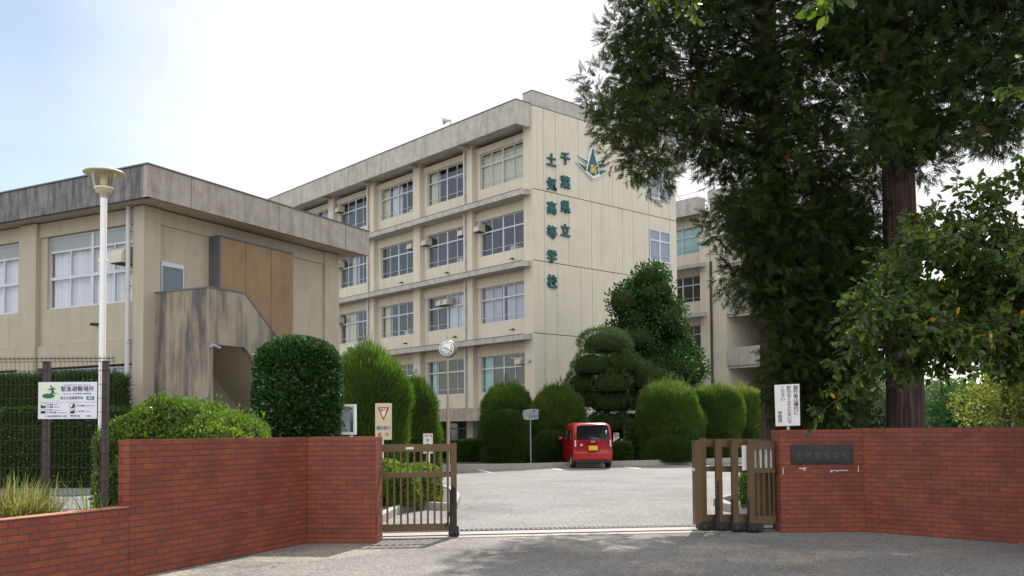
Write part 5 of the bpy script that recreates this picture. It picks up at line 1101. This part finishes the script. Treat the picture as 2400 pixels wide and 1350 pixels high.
# overhead sprays of the same cherry
leafy('b', CT, [([at(1900, -420, 7.2), at(1700, -170, 7.2), at(1620, -50, 7.), at(1490, 0, 6.9)], .02), ([at(1760, -240, 7.2), at(1640, -60, 7.1), at(1560, 22, 7.)], .012), ([at(1700, -170, 7.2), at(1600, -60, 7), at(1540, -30, 7)], .012), ([at(1760, -240, 7.2), at(1700, -80, 7.1), at(1620, 0, 7.)], .012)], 10, .085, 302, .12)
leafy('b', CT, [([at(2060, -300, 6.2), at(1990, -90, 6.2), at(1930, 30, 6.1)], .012), ([at(1990, -90, 6.2), at(1960, -10, 6.2), at(1905, 20, 6.1)], .008)], 7, .09, 303, .10)
leafy('b', CT, [([at(2560, 60, 7.2), at(2470, 120, 7.2), at(2375, 175, 7.1)], .014), ([at(2560, 60, 7.2), at(2460, 210, 7.2), at(2350, 205, 7.1)], .012), ([at(2560, 160, 7.2), at(2480, 300, 7.2), at(2420, 300, 7.1)], .012)], 7, .075, 304, .12)
# far trees at the right
FAR = [('far_tree', 'pale distant tree mass left of the bare cedar trunk', [(1975, 990), (1990, 930), (2040, 900), (2085, 915), (2090, 1000)], 62, 26, 1.6, 'fargreen'),
       ('far_tree', 'pale hazy tree right of the bare cedar trunk', [(2150, 1000), (2160, 930), (2210, 900), (2260, 930), (2270, 1000)], 66, 30, 1.7, 'fargreen'),
       ('far_tree', 'grey green tree low at the right between trunk and yellow tree', [(2180, 1000), (2200, 950), (2250, 920), (2320, 935), (2330, 1000)], 52, 26, 1.3, 'broad'),
       ('yellowing_tree', 'yellow green tree at the right edge behind the brick wall', [(2260, 1000), (2275, 910), (2310, 870), (2370, 850), (2460, 840), (2480, 1000)], 32, 40, .75, 'faryellow'),
       ('evergreen_tree', 'dark green tree at the far right edge behind the yellowing one', [(2340, 900), (2360, 860), (2400, 800), (2480, 780), (2520, 900), (2500, 960)], 36, 30, .85, 'broad')]
for i, (nm, lab, pl_, D, nc, rad, mt) in enumerate(FAR):
    xc = sum(p_[0] for p_ in pl_)/len(pl_); bb = np.array([at(xc, 1000, D)[0], D, .25]); hz = at(xc, min(p_[1] for p_ in pl_)+20, D)[2]-.25
    crown_tree(nm, lab, bb, D, pl_, nc, rad, 110 if rad > 1 else 230, LEAF, .11*D/26 if D > 40 else .15, M[mt], 400+i, rad*1.3, .85, (0, 0, .1), .8, ([(0, 0, 0), (0, 0, hz*.5), (0, 0, hz)], [.2, .14, .04]), barkmat='twig', tw=.55, limb=False, surf=.3)
g_ = np.random.default_rng(91)
wv = [at(g_.uniform(1500, 2900), 1000, g_.uniform(95, 130)) for _ in range(130)]
V, Fc, t, mi = clump_set([np.array([p_[0], p_[1], g_.uniform(.5, 6.5)]) for p_ in wv], [2.4]*130, 16, LEAF, .95, (0, 0, .1), 1., .9, 9, .4, .9); tag(nmesh('distant_wood', V, Fc, M['fargreen'], t), 'distant belt of pale green woodland beyond the school grounds', 'wood', kind='stuff')
# ------------------------------------------------------------------ grasses and fallen leaves
def tuft(name, label, c_, n, ln, spread, mt, seed, width=.012, group=None, lean=.6, cat='grass'):
    g = np.random.default_rng(seed); V = []; Fc = []; t = []
    for i in range(n):
        a = g.uniform(0, 6.28); r_ = g.uniform(0, 1)**.6; p = np.array([math.cos(a)*r_*spread[0], math.sin(a)*r_*spread[1], 0]); l_ = ln*g.uniform(.45, 1.1); d = np.array([math.cos(a), math.sin(a), 0])*g.uniform(.1, lean)+g.normal(size=3)*.12; s_ = unit(np.cross([0, 0, 1], d+1e-3)); w_ = width*g.uniform(.6, 1.3); o = len(V)
        for k in range(6):
            f = k/5; q_ = p+d*l_*f*f*1.0+np.array([0, 0, l_*(f-.42*f*f*np.linalg.norm(d)*1.6)]); ww = w_*(1-f**2)+.0008; V += [q_-s_*ww, q_+s_*ww]
        Fc += [(o+2*k, o+2*k+1, o+2*k+3, o+2*k+2) for k in range(5)]; t += [g.uniform(0, .93)]*12
    root = thing(name, label, cat, c_, 0, group); nmesh('blades', np.array(V), np.array(Fc), M[mt], np.array(t), root); return root
p = at(5, 1200, 10.15); tuft('grass_clump', 'thick tangled clump of pale dry grass behind the low wall at the left edge', (p[0], p[1], .42), 2900, .76, (.55, .25), 'grass', 501, .009, lean=.8)
p = at(50, 1200, 10.1); tuft('grass_clump', 'thin leggy stalks rising out of the dry grass beside the first fence post', (p[0], p[1], .40), 22, .95, (.26, .12), 'weed', 505, .006, lean=.45)
for i, (x, l_, n, lab) in enumerate([(180, .30, 24, 'short weeds midway along the foot of the mesh fence'), (205, .78, 26, 'taller green weed with long arching blades left of the second fence post'), (236, .45, 34, 'green weeds crowding the second fence post')]):
    p = at(x, 1200, 10.2); tuft('weed', lab, (p[0], p[1], .52), n, l_, (.07, .05), 'weed', 510+i, .008, group='weeds along the mesh fence', lean=.7, cat='weed')
SLP = [(-9, 9.2), (-3.9, 12.5), (-4.0, 14.5), (-9, 11.4)]
m = MB(); m.add([(-12, 3, .50), (-3.4-1.9, 8.2, .50), (-3.4, 13.2, .3), (-3.4, 14.5, .1), (-12, 12.6, .30)], [(0, 1, 2, 3, 4)]); tag(m.build('verge', M['soil']), kind='structure')
g_ = np.random.default_rng(66); spots = [(1972, 1261, 3.), (2077, 1256, 2), (2108, 1258, 2), (1832, 1333, 1.6), (1808, 1284, 1), (2392, 1276, 2), (1602, 1268, 1), (1700, 1315, 1), (1352, 1296, 1), (2240, 1310, 1), (1480, 1330, 1), (1905, 1300, 1), (640, 1330, 1), (1180, 1222, 1), (1420, 1180, 1)]
LFL = ['dry leaf at the foot of the right brick wall, left end', 'dry leaf just past the corner of the right brick wall', 'second dry leaf along the right brick wall past its corner', 'yellow leaf on the shaded road at the bottom right', 'yellow leaf on the road in front of the telescopic gate', 'dry leaf on the road at the far right edge', 'leaf just before the gate track groove left of the stacked gate', 'leaf on the shaded road below the telescopic gate',
 'leaf on the road before the middle of the gate opening', 'leaf on the road between wall foot and picture corner at right', 'leaf near the bottom edge right of centre', 'leaf in the shade below the right pillar', 'leaf in the near left road corner by the brick wall', 'leaf on the parking lot behind the track, left of centre', 'leaf farthest back on the parking lot before the car']
for i, (x, y, k) in enumerate(spots):
    p = gr(x, y) if y > 1262 or x > 1817 else lotpt(x, y); a = g_.uniform(0, 6.28); l_ = .055; m = MB(); V = [(l_*math.cos(a), l_*math.sin(a), .004), (.02*math.cos(a+1.57), .02*math.sin(a+1.57), .018), (-l_*math.cos(a), -l_*math.sin(a), .006), (-.02*math.cos(a+1.57), -.02*math.sin(a+1.57), .016)]
    m.add(V, [(0, 1, 2, 3)]); o = m.build('fallen_leaf', M['gold_leaf']); o.location = (p[0], p[1], p[2]+.004); tag(o, LFL[i], 'leaf', 'fallen leaves on the asphalt')
